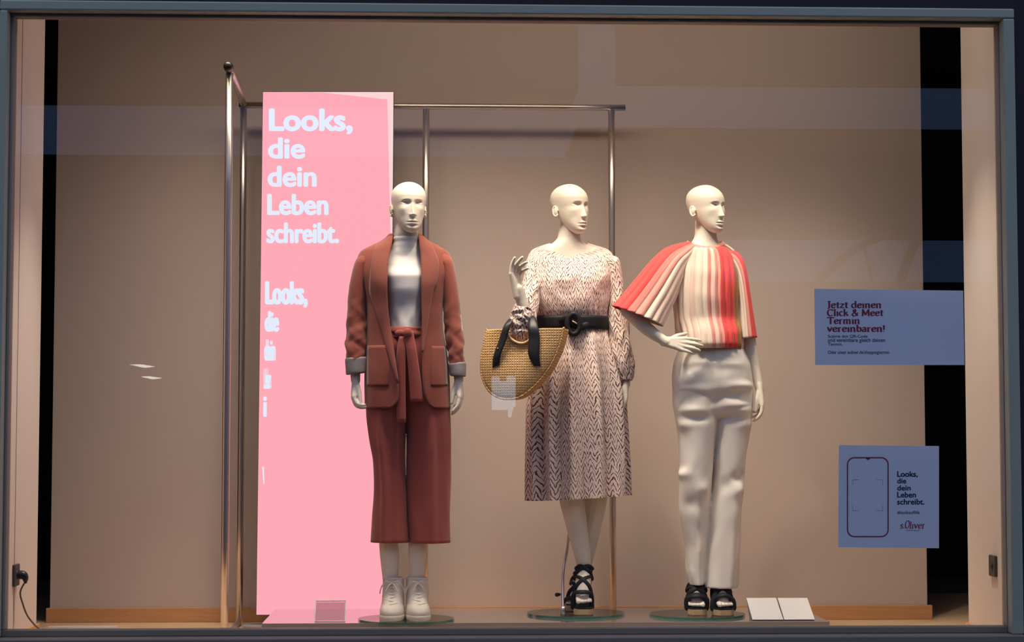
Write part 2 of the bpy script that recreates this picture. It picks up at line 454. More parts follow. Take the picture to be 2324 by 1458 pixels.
def print_mat():
    """pale pink viscose printed with rows of slanting brown brush strokes"""
    m = mat('feather_print_cloth', (0.74, 0.56, 0.47), 0.7, spec=0.2, sheen=0.2)
    t = m.node_tree; b = t.nodes['Principled BSDF']; N = t.nodes.new; L = t.links.new
    uv = N('ShaderNodeUVMap'); uv.uv_map = 'UVMap'
    nz = N('ShaderNodeTexNoise'); nz.inputs['Scale'].default_value = 26; nz.inputs['Detail'].default_value = 3
    L(uv.outputs[0], nz.inputs['Vector'])
    mp = N('ShaderNodeVectorMath'); mp.operation = 'MULTIPLY_ADD'
    mp.inputs[1].default_value = (0.028, 0.028, 0); L(nz.outputs['Color'], mp.inputs[0]); L(uv.outputs[0], mp.inputs[2])
    sp = N('ShaderNodeSeparateXYZ'); L(mp.outputs[0], sp.inputs[0])
    def math(op, a, bb=None, c=None):
        n = N('ShaderNodeMath'); n.operation = op
        for i, v in enumerate((a, bb, c)):
            if v is None: continue
            if isinstance(v, (int, float)): n.inputs[i].default_value = v
            else: L(v, n.inputs[i])
        return n.outputs[0]
    tri = math('PINGPONG', sp.outputs['X'], 0.019)
    wn = N('ShaderNodeTexWhiteNoise'); wn.noise_dimensions = '1D'; L(math('FLOOR', math('DIVIDE', sp.outputs['X'], 0.019)), wn.inputs['W'])
    ph = math('MULTIPLY_ADD', tri, -1.9, math('MULTIPLY_ADD', wn.outputs['Value'], 0.015, sp.outputs['Y']))
    w = math('SINE', math('MULTIPLY', ph, 2 * pi / 0.026))
    n2 = N('ShaderNodeTexNoise'); n2.inputs['Scale'].default_value = 55; n2.inputs['Detail'].default_value = 2
    L(uv.outputs[0], n2.inputs['Vector'])
    w2 = math('MULTIPLY_ADD', math('SUBTRACT', n2.outputs['Fac'], 0.5), 1.9, w)
    r = N('ShaderNodeValToRGB'); e = r.color_ramp.elements
    e[0].position = 0.76; e[0].color = (0.80, 0.62, 0.54, 1); e[1].position = 0.89; e[1].color = (0.085, 0.04, 0.04, 1)
    L(math('MULTIPLY_ADD', w2, 0.5, 0.5), r.inputs[0]); L(r.outputs[0], b.inputs['Base Color'])
    return m
M['print'] = print_mat()

CORAL = (0.72, 0.07, 0.065); ROSE = (0.72, 0.30, 0.25); CRE = (0.76, 0.62, 0.50); PALE = (0.74, 0.52, 0.44); TAN = (0.36, 0.17, 0.06)

# ------------------------------------------------------------------ room shell
YG = 7.40                                  # window glass
YB = 8.90                                  # back panel
def fx(px, py, Y): return float(P(px, py, Y)[0])
def fz(px, py, Y): return float(P(px, py, Y)[2])
ZF = 0.0
xl_wall = (fx(37, 46, YG + .06) + fx(22, 1427, YG + .06)) / 2
xr_wall = (fx(2262, 62, YG + .06) + fx(2289, 1416, YG + .06)) / 2
XBL = (fx(127, 60, YB) + fx(118, 1380, YB)) / 2
XBR = (fx(2085, 60, YB) + fx(2108, 1380, YB)) / 2
YLE = YG * 1.079
CEIL = 3.15
struct(box('floor', xl_wall - 1.2, xr_wall + 1.2, YG - 0.02, YB + 1.6, -0.12, ZF, M['floorwood'], bevel=0))
struct(box('ceiling', xl_wall - 1.2, xr_wall + 1.2, YG - 0.02, YB + 1.6, CEIL, CEIL + 0.1, M['ceil'], bevel=0))
struct(box('wall_back', XBL, XBR, YB, YB + 0.06, 0.0, CEIL, M['wall'], bevel=0.002))
wl = struct(box('wall_left', xl_wall - 0.1, xl_wall, YG + 0.02, YLE, 0.0, CEIL, M['side'], bevel=0.004))
xs = fx(55, 735, YG + 0.2)
box('seam', xl_wall - 0.004, xl_wall + 0.0015, YG + 0.145, YG + 0.151, 0.0, CEIL, mat('seam_shadow_gap', (0.35, 0.26, 0.24), 0.8), wl, bevel=0)
struct(box('wall_right', xr_wall, xr_wall + 0.1, YG + 0.02, YLE + 0.02, 0.0, CEIL, M['side'], bevel=0.004))
struct(box('wall_shop', xl_wall - 1.2, xr_wall + 1.2, YB + 1.5, YB + 1.6, 0.0, CEIL, M['black'], bevel=0))
struct(box('wall_shop_left', xl_wall - 1.2, xl_wall - 1.1, YLE, YB + 1.6, 0.0, CEIL, M['black'], bevel=0))
struct(box('wall_shop_right', xr_wall + 1.1, xr_wall + 1.2, YLE, YB + 1.6, 0.0, CEIL, M['black'], bevel=0))
struct(box('wall_facade_left', xl_wall - 2.2, xl_wall - 0.1, YG + 0.02, YG + 0.2, -0.8, CEIL, M['black'], bevel=0))
struct(box('wall_facade_right', xr_wall + 0.1, xr_wall + 2.2, YG + 0.02, YG + 0.2, -0.8, CEIL, M['black'], bevel=0))
# oak baseboards
struct(box('baseboard_back', XBL - 0.015, XBR + 0.02, YB - 0.014, YB - 0.0005, 0.0, 0.066, M['wood'], bevel=0.003))
struct(box('baseboard_left', xl_wall - 0.02, xl_wall + 0.012, YLE - 0.25, YLE + 0.012, 0.0, 0.082, M['wood'], bevel=0.003))
struct(box('baseboard_right', xr_wall - 0.012, xr_wall + 0.02, YLE - 0.2, YLE + 0.03, 0.0, 0.07, M['wood'], bevel=0.003))

# window: grey outer frame, dark inner sash, pane
win = sempty('window_1', (0, YG, 0.8))
Y1, Y2 = YG - 0.10, YG - 0.04
ox0, ox1 = fx(17, 30, Y1), fx(2287, 700, Y1); oz1, oz0 = fz(1160, 32, Y1), fz(1160, 1446, Y1)
OX0, OX1 = fx(-12, 700, Y1), fx(2313, 700, Y1); OZ1, OZ0 = fz(1160, 9, Y1), fz(1160, 1475, Y1)
YE = YG + 0.02
ix0 = (fx(37, 46, YE) + fx(22, 1427, YE)) / 2; ix1 = (fx(2262, 62, YE) + fx(2289, 1416, YE)) / 2
ix0 = max(ix0, ox0 + .004); ix1 = min(ix1, ox1 - .004)
iz1 = fz(1160, 54, YE); iz0 = fz(1160, 1423, YE)
box('frame_top', OX0, OX1, Y1, YG + 0.02, oz1, OZ1, M['frame'], win, bevel=0.006)
box('frame_bottom', OX0, OX1, Y1 - 0.02, YG + 0.02, OZ0, oz0, mat('sill_metal', (0.19, 0.165, 0.14), 0.6), win, bevel=0.006)
box('frame_side', OX0, ox0, Y1, YG + 0.02, oz0, oz1, M['frame'], win, bevel=0.006)
box('frame_side', ox1, OX1, Y1, YG + 0.02, oz0, oz1, M['frame'], win, bevel=0.006)
box('sash', ox0, ox1, Y2, YG + 0.02, iz1, oz1, M['sash'], win, bevel=0.004)
box('sash', ox0, ox1, Y2, YG + 0.02, oz0, iz0, mat('sash_sill_metal', (0.19, 0.165, 0.13), 0.6), win, bevel=0.004)
box('sash', ox0, ix0, Y2, YG + 0.02, iz0, iz1, M['sash'], win, bevel=0.004)
box('sash', ix1, ox1, Y2, YG + 0.02, iz0, iz1, M['sash'], win, bevel=0.004)
box('pane', ix0 - 0.01, ix1 + 0.01, YG - 0.005, YG + 0.005, iz0 - 0.01, iz1 + 0.01, M['glass'], win, bevel=0)
struct(box('wall_facade_top', OX0 - 2, OX1 + 2, Y1 + 0.02, YG + 0.02, OZ1, OZ1 + 1.5, M['facade'], bevel=0))
struct(box('wall_facade_side', OX1, OX1 + 2, Y1 + 0.02, YG + 0.02, -0.8, OZ1, M['facade'], bevel=0))
struct(box('wall_facade_side_left', OX0 - 2, OX0, Y1 + 0.02, YG + 0.02, -0.8, OZ1, M['facade'], bevel=0))
struct(box('wall_facade_base', OX0, OX1, Y1, YG + 0.02, -0.8, OZ0, M['facade'], bevel=0))

# the street and the opposite side, seen only as reflections in the pane
struct(box('floor_street', -30, 30, -14, Y1 - 0.03, -0.9, -0.78, M['asphalt'], bevel=0))
DR = 15.0
def mir(px, py):
    p = P(px, py, YG + DR); return np.array([p[0], 2 * YG - p[1], p[2]])
yo = YG - DR
zlow = mir(300, 352)[2]; zlow2 = mir(1800, 292)[2]
ztop = mir(300, 207)[2]; ztop2 = mir(1800, 163)[2]
xa, xb = mir(1310, 250)[0], mir(1415, 250)[0]
struct(box('wall_opposite_1', -25, xa, yo - 2, yo, -0.8, zlow, M['opposite'], bevel=0))
xg = mir(1640, 560)[0]; zg1, zg0 = mir(1800, 505)[2], mir(1800, 640)[2]
struct(box('wall_opposite_2', xa, xg, yo - 2, yo, -0.8, zlow2, M['opposite'], bevel=0))
struct(box('wall_opposite_3', xg, 25, yo - 2, yo, -0.8, zg0, M['opposite'], bevel=0))
struct(box('wall_opposite_4', xg, 25, yo - 2, yo, zg1, zlow2, M['opposite'], bevel=0))
arch = [tube([mir(x, y) + [0, .3, 0] for x, y in q], w_, n=8, k=5) for q, w_ in (([(1840, 650), (1900, 592), (1960, 555), (2030, 530), (2100, 518), (2190, 520)], .045), ([(2100, 518), (2062, 560), (2030, 640)], .055), ([(1945, 562), (1958, 600), (1964, 642)], .02))]
V, F = join(arch); struct(mk('trim_arch', V, F, M['opposite']))
struct(box('added_canopy_1', -25, xa, yo - 1.0, yo + 0.2, ztop, ztop + 1.0, M['opposite'], bevel=0))  # added unseen canopy slabs, shaped to darken the reflection above the sky band
struct(box('added_canopy_2', xb, 25, yo - 1.0, yo + 0.2, ztop2, ztop2 + 0.8, M['opposite'], bevel=0))
# lit castle-shaped shop sign across the street
def signpoly(pts):
    q = [mir(x, y) for x, y in pts]; n = len(q)
    V = np.array([[p[0], yo + 0.05, p[2]] for p in q] + [[p[0], yo + 0.15, p[2]] for p in q])
    F = [tuple(range(n, 2 * n))] + [tuple(range(n))[::-1]] + [(i, (i + 1) % n, n + (i + 1) % n, n + i) for i in range(n)]
    return V, F
V, F = signpoly([(1115, 856), (1133, 856), (1133, 866), (1149, 866), (1149, 855), (1169, 855), (1169, 924), (1164, 926), (1159, 948), (1153, 948), (1152, 931), (1116, 931)])
sg = mk('shop_sign', V, F, M['litsign'], smooth=False)
tag(sg, 'pale blue backlit notched sign mirrored in the glass over the straw bag', 'sign')

lampm = mat('strip_lamp_light', (0, 0, 0), 0.5, spec=0, emit=(1.0, 0.95, 0.85, 8.0))
for q, lb in ((((298, 829), (322, 828), (354, 833), (330, 836)), 'upper of two white lamps mirrored in the glass left of the rail'), (((322, 856), (342, 855), (370, 859), (348, 862)), 'lower of two white lamps mirrored in the glass left of the rail')):
    p4 = [mir(x, y) for x, y in q]
    V = np.array([[p[0], yo + .06, p[2]] for p in p4] + [[p[0], yo + .12, p[2]] for p in p4])
    tag(mk('shop_lamp', V, [(0, 1, 2, 3), (7, 6, 5, 4), (0, 4, 5, 1), (1, 5, 6, 2), (2, 6, 7, 3), (3, 7, 4, 0)], lampm, smooth=False), lb, 'lamp')

# ------------------------------------------------------------------ platform
YP0, YP1 = 7.86, 8.52
zp = 0.828 - 0.738
plx0 = (fx(598, 1410, YP0) + fx(621, 1378, YP1)) / 2 ; plx1 = (fx(1888, 1403, YP0) + fx(1850, 1391, YP0 + .25)) / 2
pf = thing('display_platform', 'low glossy grey platform the three mannequins stand on', 'platform', ((plx0 + plx1) / 2, (YP0 + YP1) / 2, 0))
xm = fx(1250, 1415, YP0)
box('top_board', plx0, plx1, YP0, YP1, zp - 0.018, zp, M['platform'], pf, bevel=0.0015)
for a_, b__ in ((plx0 + 0.001, xm - 0.001), (xm + 0.001, plx1 - 0.001)):
    box('front_board', a_, b__, YP0 + 0.001, YP0 + 0.02, 0.0, zp - 0.019, M['platfront'], pf, bevel=0.001)
for x in (plx0 + 0.001, plx1 - 0.021):
    box('side_board', x, x + 0.02, YP0 + 0.022, YP1 - 0.001, 0.0, zp - 0.019, M['platfront'], pf, bevel=0.001)
box('back_board', plx0 + 0.022, plx1 - 0.022, YP1 - 0.021, YP1 - 0.001, 0.0, zp - 0.019, M['platfront'], pf, bevel=0.001)

# ------------------------------------------------------------------ steel clothes rail
YR, YRF = 8.74, 7.90
zr = fz(760, 240, YR)
xrl, xrm, xrr = fx(549, 700, YR), fx(966, 700, YR), fx(1389, 700, YR)
xend = fx(1419, 240, YR); xfront = fx(515, 700, YRF)
rail = thing('clothes_rail', 'tall brushed steel rail frame standing behind the platform', 'rail', (xrm, YR, 0))
rr = 0.0155
for x, y in ((xrl, YR), (xrm, YR), (xrr, YR)):
    V, F = tube([(x, y, 0.0), (x, y, zr - 0.012)], rr, n=20, cap=False); mk('post', V, F, M['steel'], rail)
V, F = tube([(xfront, YRF + 0.012, 0.0), (xfront, YRF + 0.012, zr - 0.012)], rr * 1.0, n=20, cap=False); mk('post', V, F, M['steel'], rail)
V, F = tube([(xrl - 0.02, YR, zr), (xend, YR, zr)], 0.0145, n=20, cap=False); mk('cross_bar', V, F, M['steel'], rail)
V, F = tube([(xrl, YR, zr + 0.004), (xfront, YRF, zr + 0.004)], 0.0155, n=20, cap=False); mk('cross_bar', V, F, M['steel'], rail)
V, F = tube([(xrl, YR - 0.02, 0.02), (xfront, YRF + 0.03, 0.02)], 0.012, n=16, cap=False); mk('foot_bar', V, F, M['steel'], rail)
dv = np.array([xfront - xrl, YRF - YR, 0]); dv /= np.linalg.norm(dv)
e0 = np.array([xfront, YRF, zr + 0.006])
V, F = tube([e0, e0 + dv * 0.05], 0.0195, n=20, k=2); mk('end_cap', V, F, M['blackplastic'], rail, label='black ball end cap of the top bar')
ex_ = np.array([xend - 0.0, YR, zr])

# ------------------------------------------------------------------ led screen
YS = 8.62
def scr(px, py): return P(px, py, YS)
c4 = [scr(597, 209), scr(893, 209), scr(884, 1396), scr(582, 1396)]
led = thing('led_screen', 'tall glowing pink advertising screen with white text', 'screen', tuple((c4[2] + c4[3]) / 2 * np.array([1, 1, 0]) ))
def slab(name, c, y0, y1, m, parent, **k):
    V = np.array([[p[0], y0, p[2]] for p in c] + [[p[0], y1, p[2]] for p in c]); n = len(c)
    F = [tuple(range(n))[::-1], tuple(range(n, 2 * n))] + [(i, (i + 1) % n, n + (i + 1) % n, n + i) for i in range(n)]
    return mk(name, V, F, m, parent, smooth=False, **k)
slab('housing', [c + np.array(d) for c, d in zip(c4, ((-.002, 0, .002), (.002, 0, .002), (.002, 0, -.002), (-.002, 0, -.002)))], YS + 0.003, YS + 0.07, M['housing'], led)
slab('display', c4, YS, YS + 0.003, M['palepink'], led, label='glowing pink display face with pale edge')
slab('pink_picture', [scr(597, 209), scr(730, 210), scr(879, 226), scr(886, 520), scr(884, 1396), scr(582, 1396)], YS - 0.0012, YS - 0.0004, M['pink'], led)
box('foot', float(c4[3][0]) - 0.06, float(c4[2][0]) - 0.02, YS + 0.0, YS + 0.09, 0.0, 0.012, mat('screen_foot_metal', (0.5, 0.45, 0.45), 0.4, metal=0.6), led)
for x in (0.1, 0.45):
    box('stem', float(c4[3][0]) + x, float(c4[3][0]) + x + 0.03, YS + 0.03, YS + 0.06, 0.012, float(c4[3][2]) + 0.02, M['housing'], led)

def text(name, body, bx, Y, m, parent, bold=0.0, shear=0.0, sub_n=0):
    """lettering filling the picture box bx = x0, y0, x1, y1 on the plane at depth Y (2D glyph outlines)"""
    cu = bpy.data.curves.new('t', 'FONT'); cu.body = body; cu.shear = shear; cu.resolution_u = 6
    t = bpy.data.objects.new('t', cu); COL.objects.link(t)
    dg = bpy.context.evaluated_depsgraph_get(); dg.update()
    ev = t.evaluated_get(dg); me = ev.to_mesh()
    co = np.zeros(len(me.vertices) * 3); me.vertices.foreach_get('co', co); co = co.reshape(-1, 3)
    Fs = [tuple(p.vertices) for p in me.polygons]
    ev.to_mesh_clear(); bpy.data.objects.remove(t); bpy.data.curves.remove(cu)
    lo, hi = co.min(0), co.max(0); u = (co - lo) / np.maximum(hi - lo, 1e-6)
    VV, FF = [], []
    hh = bold * (bx[3] - bx[1]); bx = (bx[0] + hh * .8, bx[1] + hh * .6, bx[2] - hh * .8, bx[3] - hh * .6)
    K = 8 if bold else 1
    for k in range(K):
        sx_, sy_ = (bold * cos(2 * pi * k / K), bold * sin(2 * pi * k / K)) if bold else (0, 0)
        px = bx[0] + u[:, 0] * (bx[2] - bx[0]) + sx_ * (bx[3] - bx[1]) * 0.8; py = bx[3] - u[:, 1] * (bx[3] - bx[1]) + sy_ * (bx[3] - bx[1]) * 0.6
        FF += [tuple(i + k * len(co) for i in f) for f in Fs]; VV.append(P(px, py, Y - 0.00001 * k))
    return mk(name, np.vstack(VV), FF, m, parent, smooth=False)
YT = YS - 0.0018
for body, bx in (('Looks,', (610, 246, 801, 306)), ('die', (608, 312, 693, 361)), ('dein', (607, 376, 719, 425)),
                 ('Leben', (606, 440, 746, 489)), ('schreibt.', (604, 505, 770, 553)),
                 ('Looks,', (601, 638, 699, 700)), ('die', (600, 706, 634, 754)), ('dein', (599, 770, 626, 820)), ('Leben', (598, 836, 616, 884)), ('i', (597, 900, 606, 947))):
    text('lettering', body, bx, YT, M['screentext'], led, bold=0.07)
V = P([595, 599, 600, 598], [1060, 1060, 1100, 1100], YT)
mk('lettering', V, [(3, 2, 1, 0)], M['screentext'], led, smooth=False)

# ------------------------------------------------------------------ head, hands
def G(x, c, s): return np.exp(-((x - c) / s) ** 2)
def make_head():
    prof = np.array([  # z, front y, back y, half width
        (-0.004, -.066, -.044, .008), (0.0, -.077, -.034, .0185), (.006, -.0835, -.024, .0275), (.014, -.0870, -.012, .0350), (.024, -.0880, .000, .0415), (.038, -.0875, .015, .0485),
        (.054, -.0880, .032, .0550), (.072, -.0880, .054, .0605), (.090, -.0865, .074, .0650), (.110, -.0845, .088, .0690), (.128, -.0855, .096, .0724),
        (.150, -.0840, .099, .0745), (.170, -.0760, .095, .0718), (.188, -.0615, .082, .0628), (.202, -.0435, .064, .0485), (.211, -.026, .042, .0315), (.2155, -.011, .022, .0155), (.217, -.001, .007, .003)])
    zs = np.unique(np.r_[np.linspace(-.004, .03, 22), np.linspace(.03, .13, 110), np.linspace(.13, .217, 34)])
    q = hermite(prof[:, 0], prof[:, 1:], zs)
    n = 150
    a = np.linspace(0, 2 * pi, n, endpoint=False)
    # denser in front
    a = a + 0.45 * np.sin(2 * (a + pi / 2) - pi) * 0  # keep even
    V = []
    for z, (f, b, hw) in zip(zs, q):
        yc = (f + b) / 2
        ca, sa = np.cos(a), np.sin(a)
        e = 0.93
        x = hw * np.sign(ca) * np.abs(ca) ** (0.92)
        y = np.where(sa < 0, -(yc - f) * np.abs(sa) ** e, (b - yc) * np.abs(sa) ** 0.95) + yc
        V.append(np.stack([x, y, np.full(n, z)], 1))
    V = np.vstack(V)
    x, y, z = V[:, 0], V[:, 1], V[:, 2]
    fr = np.clip(-y / 0.05, 0, 1) ** 1.0
    ax = np.abs(x)
    d = np.zeros(len(V))
    # nose
    ramp = np.clip((0.122 - z) / (0.122 - 0.068), 0, 1)
    under = 1 / (1 + np.exp(-(z - 0.0640) / 0.0016))
    d += (0.003 + 0.0175 * ramp ** 1.15) * under * (1 / (1 + np.exp((z - 0.123) / 0.005))) * np.exp(-(ax / (0.0050 + 0.0034 * ramp)) ** 2.0)
    d += 0.0034 * G(ax, 0.0092, 0.0045) * G(z, 0.0690, 0.0055) * under
    # brow and sockets
    d += 0.0014 * G(z, 0.1340, 0.006) * G(ax, 0.028, 0.018)
    d -= 0.0150 * G(ax, 0.0265, 0.0115) * G(z, 0.1190, 0.0090)
    d -= 0.0050 * G(ax, 0.0165, 0.0065) * G(z, 0.1200, 0.0075)
    d += 0.0066 * G(ax, 0.0300, 0.0090) * G(z, 0.1155, 0.0056)
    d -= 0.0024 * G(ax, 0.0300, 0.012) * G(z, 0.1225, 0.0022)
    d -= 0.0014 * G(ax, 0.0300, 0.010) * G(z, 0.1120, 0.0014)
    # cheeks
    d += 0.0045 * G(ax, 0.045, 0.016) * G(z, 0.094, 0.015)
    d -= 0.0030 * G(ax, 0.046, 0.013) * G(z, 0.056, 0.016)
    # mouth
    up = np.exp(-(ax / 0.0205) ** 4)
    d += 0.0072 * np.exp(-(ax / 0.0150) ** 2) * G(z, 0.0430, 0.0042) * up
    d += 0.0022 * G(ax, 0.006, 0.005) * G(z, 0.0450, 0.003)
    d += 0.0084 * np.exp(-(ax / 0.0135) ** 2) * G(z, 0.0320, 0.0046) * up
    d -= 0.0068 * G(z, 0.0376 - 0.06 * ax ** 1.5, 0.0017) * up
    d -= 0.0015 * G(ax, 0, 0.0035) * G(z, 0.053, 0.005)
    d -= 0.0045 * G(z, 0.0235, 0.0045) * np.exp(-(ax / 0.019) ** 2)
    d += 0.0030 * G(z, 0.009, 0.008) * np.exp(-(ax / 0.018) ** 2)
    V[:, 1] -= d * fr
    m = len(zs)
    F = [(i * n + j, i * n + (j + 1) % n, (i + 1) * n + (j + 1) % n, (i + 1) * n + j) for i in range(m - 1) for j in range(n)]
    F.append(tuple(range(n))[::-1]); F.append(tuple((m - 1) * n + j for j in range(n)))
    parts = [(V, F)]
    for s in (-1, 1):
        t = np.linspace(-0.75 * pi, 0.95 * pi, 16)
        rim = np.stack([s * (0.0715 + 0.006 * np.cos(t) * 0 + 0.007 * (np.cos(t) * 0.5 + 0.5)), 0.014 + 0.0120 * np.cos(t) + 0.004 * np.sin(t), 0.094 + 0.0215 * np.sin(t) - 0.001], 1)
        parts.append(tube(rim, 0.0042, n=8, k=2))
        parts.append(ellipsoid((s * 0.0720, 0.0135, 0.0935), 0.0090, 0.0122, 0.0225, 14, 10))
        parts.append(ellipsoid((s * 0.0720, 0.007, 0.0735), 0.005, 0.0065, 0.0080, 10, 8))
    return join(parts)
HEADV, HEADF = make_head()

def head_at(px_mid, py_top, py_chin, Y, yaw, tilt=0.0, roll=0.0, kx=1.0):
    zt, zc = fz(px_mid, py_top, Y), fz(px_mid, py_chin, Y)
    s = (zt - zc) / 0.217
    V = HEADV.copy() * np.array([kx, kx, 1.0]) * s
    V[:, 2] -= 0.1 * s
    cy, sy = cos(yaw), sin(yaw); ct, st = cos(tilt), sin(tilt)
    x, y, z = V.T
    y, z = y * ct - z * st, y * st + z * ct          # tilt > 0: chin goes down/in
    cr, sr = cos(roll), sin(roll); x, z = x * cr + z * sr, -x * sr + z * cr
    V = np.stack([x * cy - y * sy, x * sy + y * cy, z], 1)
    c = P(px_mid, (py_top + py_chin) / 2, Y)
    V += np.array([c[0], Y, zc + 0.1 * s])
    return V, HEADF

def unit(v): v = np.asarray(v, float); return v / np.linalg.norm(v)
def hand(w, d, n, s, L=0.17, curl=((25, 30, 20),) * 4, spread=0.10, thumb=(0.75, 0.55, 0.25), wr=0.019, kb=1.0):
    """wrist w, direction d to the fingers, n the palm's facing, s towards the thumb side"""
    w = np.asarray(w, float); d = unit(d); s = unit(np.asarray(s) - d * (np.asarray(s) @ d)); nn = np.cross(d, s)
    n = nn if nn @ np.asarray(n) > 0 else -nn
    k = L / 0.18; parts = []
    offs = (0.0285, 0.0095, -0.0095, -0.027); dd = (0.0, 0.004, 0.0, -0.008)
    ln = (0.070, 0.079, 0.073, 0.057); rad = (0.0086, 0.0090, 0.0086, 0.0076)
    for i in range(4):
        kn = w + d * (0.086 + dd[i]) * k + s * offs[i] * k
        parts.append(tube([w + s * offs[i] * 0.35 * k - d * 0.012, (w + s * offs[i] * 0.62 * k + d * 0.045 * k), kn], [0.0135 * k * kb, 0.0135 * k * kb, 0.0108 * k * kb], n=12, k=4))
        sd = unit(d + s * spread * (offs[i] / 0.02)); p = kn; ang = 0; pts = [kn - d * 0.01 * k, kn]; 
        for j, fr in enumerate((0.44, 0.31, 0.25)):
            ang += math.radians(curl[i][j])
            p = p + (sd * cos(ang) + n * sin(ang)) * ln[i] * fr * k; pts.append(p)
        r = rad[i] * k * kb
        parts.append(tube(pts, [r * 1.05, r * 1.08, r, r * 0.93, r * 0.74], n=12, k=4))
    if thumb is not None:
        t0 = w + d * 0.022 * k + s * 0.014 * k + n * 0.006 * k
        td = unit(d * thumb[0] + s * thumb[1] + n * thumb[2]); td2 = unit(td + d * 0.55)
        parts.append(tube([t0, t0 + td * 0.040 * k, t0 + td * 0.040 * k + td2 * 0.030 * k, t0 + td * 0.040 * k + td2 * 0.054 * k],
                          np.array([0.014, 0.0115, 0.0098, 0.0075]) * k * kb, n=12, k=4))
    return parts

def body_loft(keys, n=40, m=40):
    Lf = keys if isinstance(keys, Loft) else Loft(keys); V, F, uv = Lf.grid(n, m)
    k = (m + 1) * (n + 1)
    V = np.vstack([V, V[:n + 1].mean(0), V[-(n + 1):].mean(0)])
    F = F + [(k, j + 1, j) for j in range(n)] + [(k + 1, m * (n + 1) + j, m * (n + 1) + j + 1) for j in range(n)]
    # weld the seam
    idx = np.arange(len(V)); 
    for i in range(m + 1): idx[i * (n + 1) + n] = i * (n + 1)
    return V, [tuple(idx[list(f)]) for f in F]

def wob(a, t, seed, fa=(3, 5, 8), ft=(2, 4, 7)):
    r = np.random.RandomState(seed); s = 0
    for i in range(len(fa)):
        s = s + np.sin(fa[i] * a + r.uniform(0, 6.3) + 2.5 * np.sin(ft[i] * t + r.uniform(0, 6.3))) / (i + 1.2)
    return s / 1.6

def base_plate(parent, cx, cy, rx, Y, seedless=None):
    """round green-edged glass foot"""
    c = P(cx, cy, Y); r = rx * Y / FPX; n = 64
    ang = np.arange(n) * 2 * pi / n
    z0, z1 = zp + 0.0004, zp + 0.0094
    b = np.stack([c[0] + r * np.cos(ang), Y + r * np.sin(ang), np.full(n, z0)], 1); t = b.copy(); t[:, 2] = z1
    V = np.vstack([b, t]); F = [tuple(range(n))[::-1], tuple(range(n, 2 * n))]
    o = mk('glass_base', V, F, M['baseglass'], parent, smooth=False, label='round clear glass base plate')
    ring = [(i, (i + 1) % n, n + (i + 1) % n, n + i) for i in range(n)]
    b2 = b.copy(); 
    mk('glass_edge', np.vstack([b, t]), ring, M['baseedge'], o, label='dark green glass rim')
    return z1

# ================================================================== mannequin in the rust suit
YA = 7.96
ca_ = P(922, 1404, YA)
A = thing('mannequin', 'cream bald mannequin in rust trouser suit over white turtleneck', 'mannequin', (float(ca_[0]), YA, zp))
def PA(x, y, dy=0.0): return P(x, y, YA + dy)
zA = base_plate(A, 922, 1404, 108, YA)
parts = []
parts.append(body_loft([R_(500, 899, 948, .040, .05, YA + .02), R_(530, 895, 949, .040, .05, YA + .015), R_(552, 893, 951, .040, .05, YA + .02), R_(572, 862, 978, .040, .055, YA + .02),
                        R_(600, 858, 984, .052, .06, YA + .02), R_(650, 876, 970, .065, .07, YA + .01), R_(740, 888, 958, .06, .06, YA), R_(850, 862, 986, .05, .08, YA), R_(930, 864, 980, .04, .08, YA)]))
parts.append(tube([PA(884, 900, .01), PA(880, 1100), PA(882, 1225), PA(884, 1260), PA(886, 1320), PA(890, 1372)], [.050, .045, .040, .040, .031, .026]))
parts.append(tube([PA(966, 900, .01), PA(955, 1100), PA(949, 1225), PA(947, 1260), PA(944, 1320), PA(944, 1372)], [.050, .045, .040, .039, .030, .026]))
parts.append(tube([PA(836, 612, .02), PA(818, 690, .01), PA(808, 770, .0), PA(806, 830, -.02), PA(807, 864, -.025)], [.034, .032, .030, .023, .0195]))
parts.append(tube([PA(1008, 612, .02), PA(1025, 690, .01), PA(1036, 770, .0), PA(1040, 830, -.02), PA(1041, 862, -.025)], [.034, .032, .030, .023, .0195]))
parts += hand(PA(806, 860, -.025), (-0.08, -.12, -1), (1, .25, 0.1), (0.1, -1, 0.1), 0.165, ((28, 42, 30), (30, 42, 28), (24, 40, 28), (18, 34, 24)), thumb=(0.9, 0.25, 0.35))
parts += hand(PA(1041, 858, -.025), (0.10, -.10, -1), (-1, .15, 0), (-0.25, -1, 0.1), 0.17, ((12, 22, 14), (16, 24, 16), (20, 26, 18), (24, 28, 18)), thumb=(0.9, 0.2, 0.4))
bodyA = remeshed('body', parts, M['skin'], A, extra=[head_at(928, 413, 529, YA + .0, math.radians(12), 0.0, 0.0, 0.98)])

# turtleneck
topA = Loft([R_(538, 894, 949, .048, .055, YA + .018), R_(550, 893, 950, .050, .056, YA + .018), R_(562, 889, 953, .052, .06, YA + .02), R_(580, 868, 968, .056, .065, YA + .02), R_(605, 862, 978, .078, .072, YA + .02),
             R_(632, 866, 976, .100, .075, YA + .01), R_(655, 872, 972, .100, .075, YA + .01), R_(700, 880, 964, .078, .07, YA + .005), R_(752, 882, 962, .076, .07, YA)],
            fold=lambda a, t: 0.0022 * np.sin(t * 75) * np.clip(1 - t * 6.5, 0, 1) + 0.0035 * wob(a, t * 2, 3, (4, 7, 12), (3, 5, 6)) * np.clip((t - 0.55) * 3, 0, 1))
V, F, uv = topA.grid(72, 80); mk('turtleneck', V, F, M['white'], A, uv, label='white jersey turtleneck')

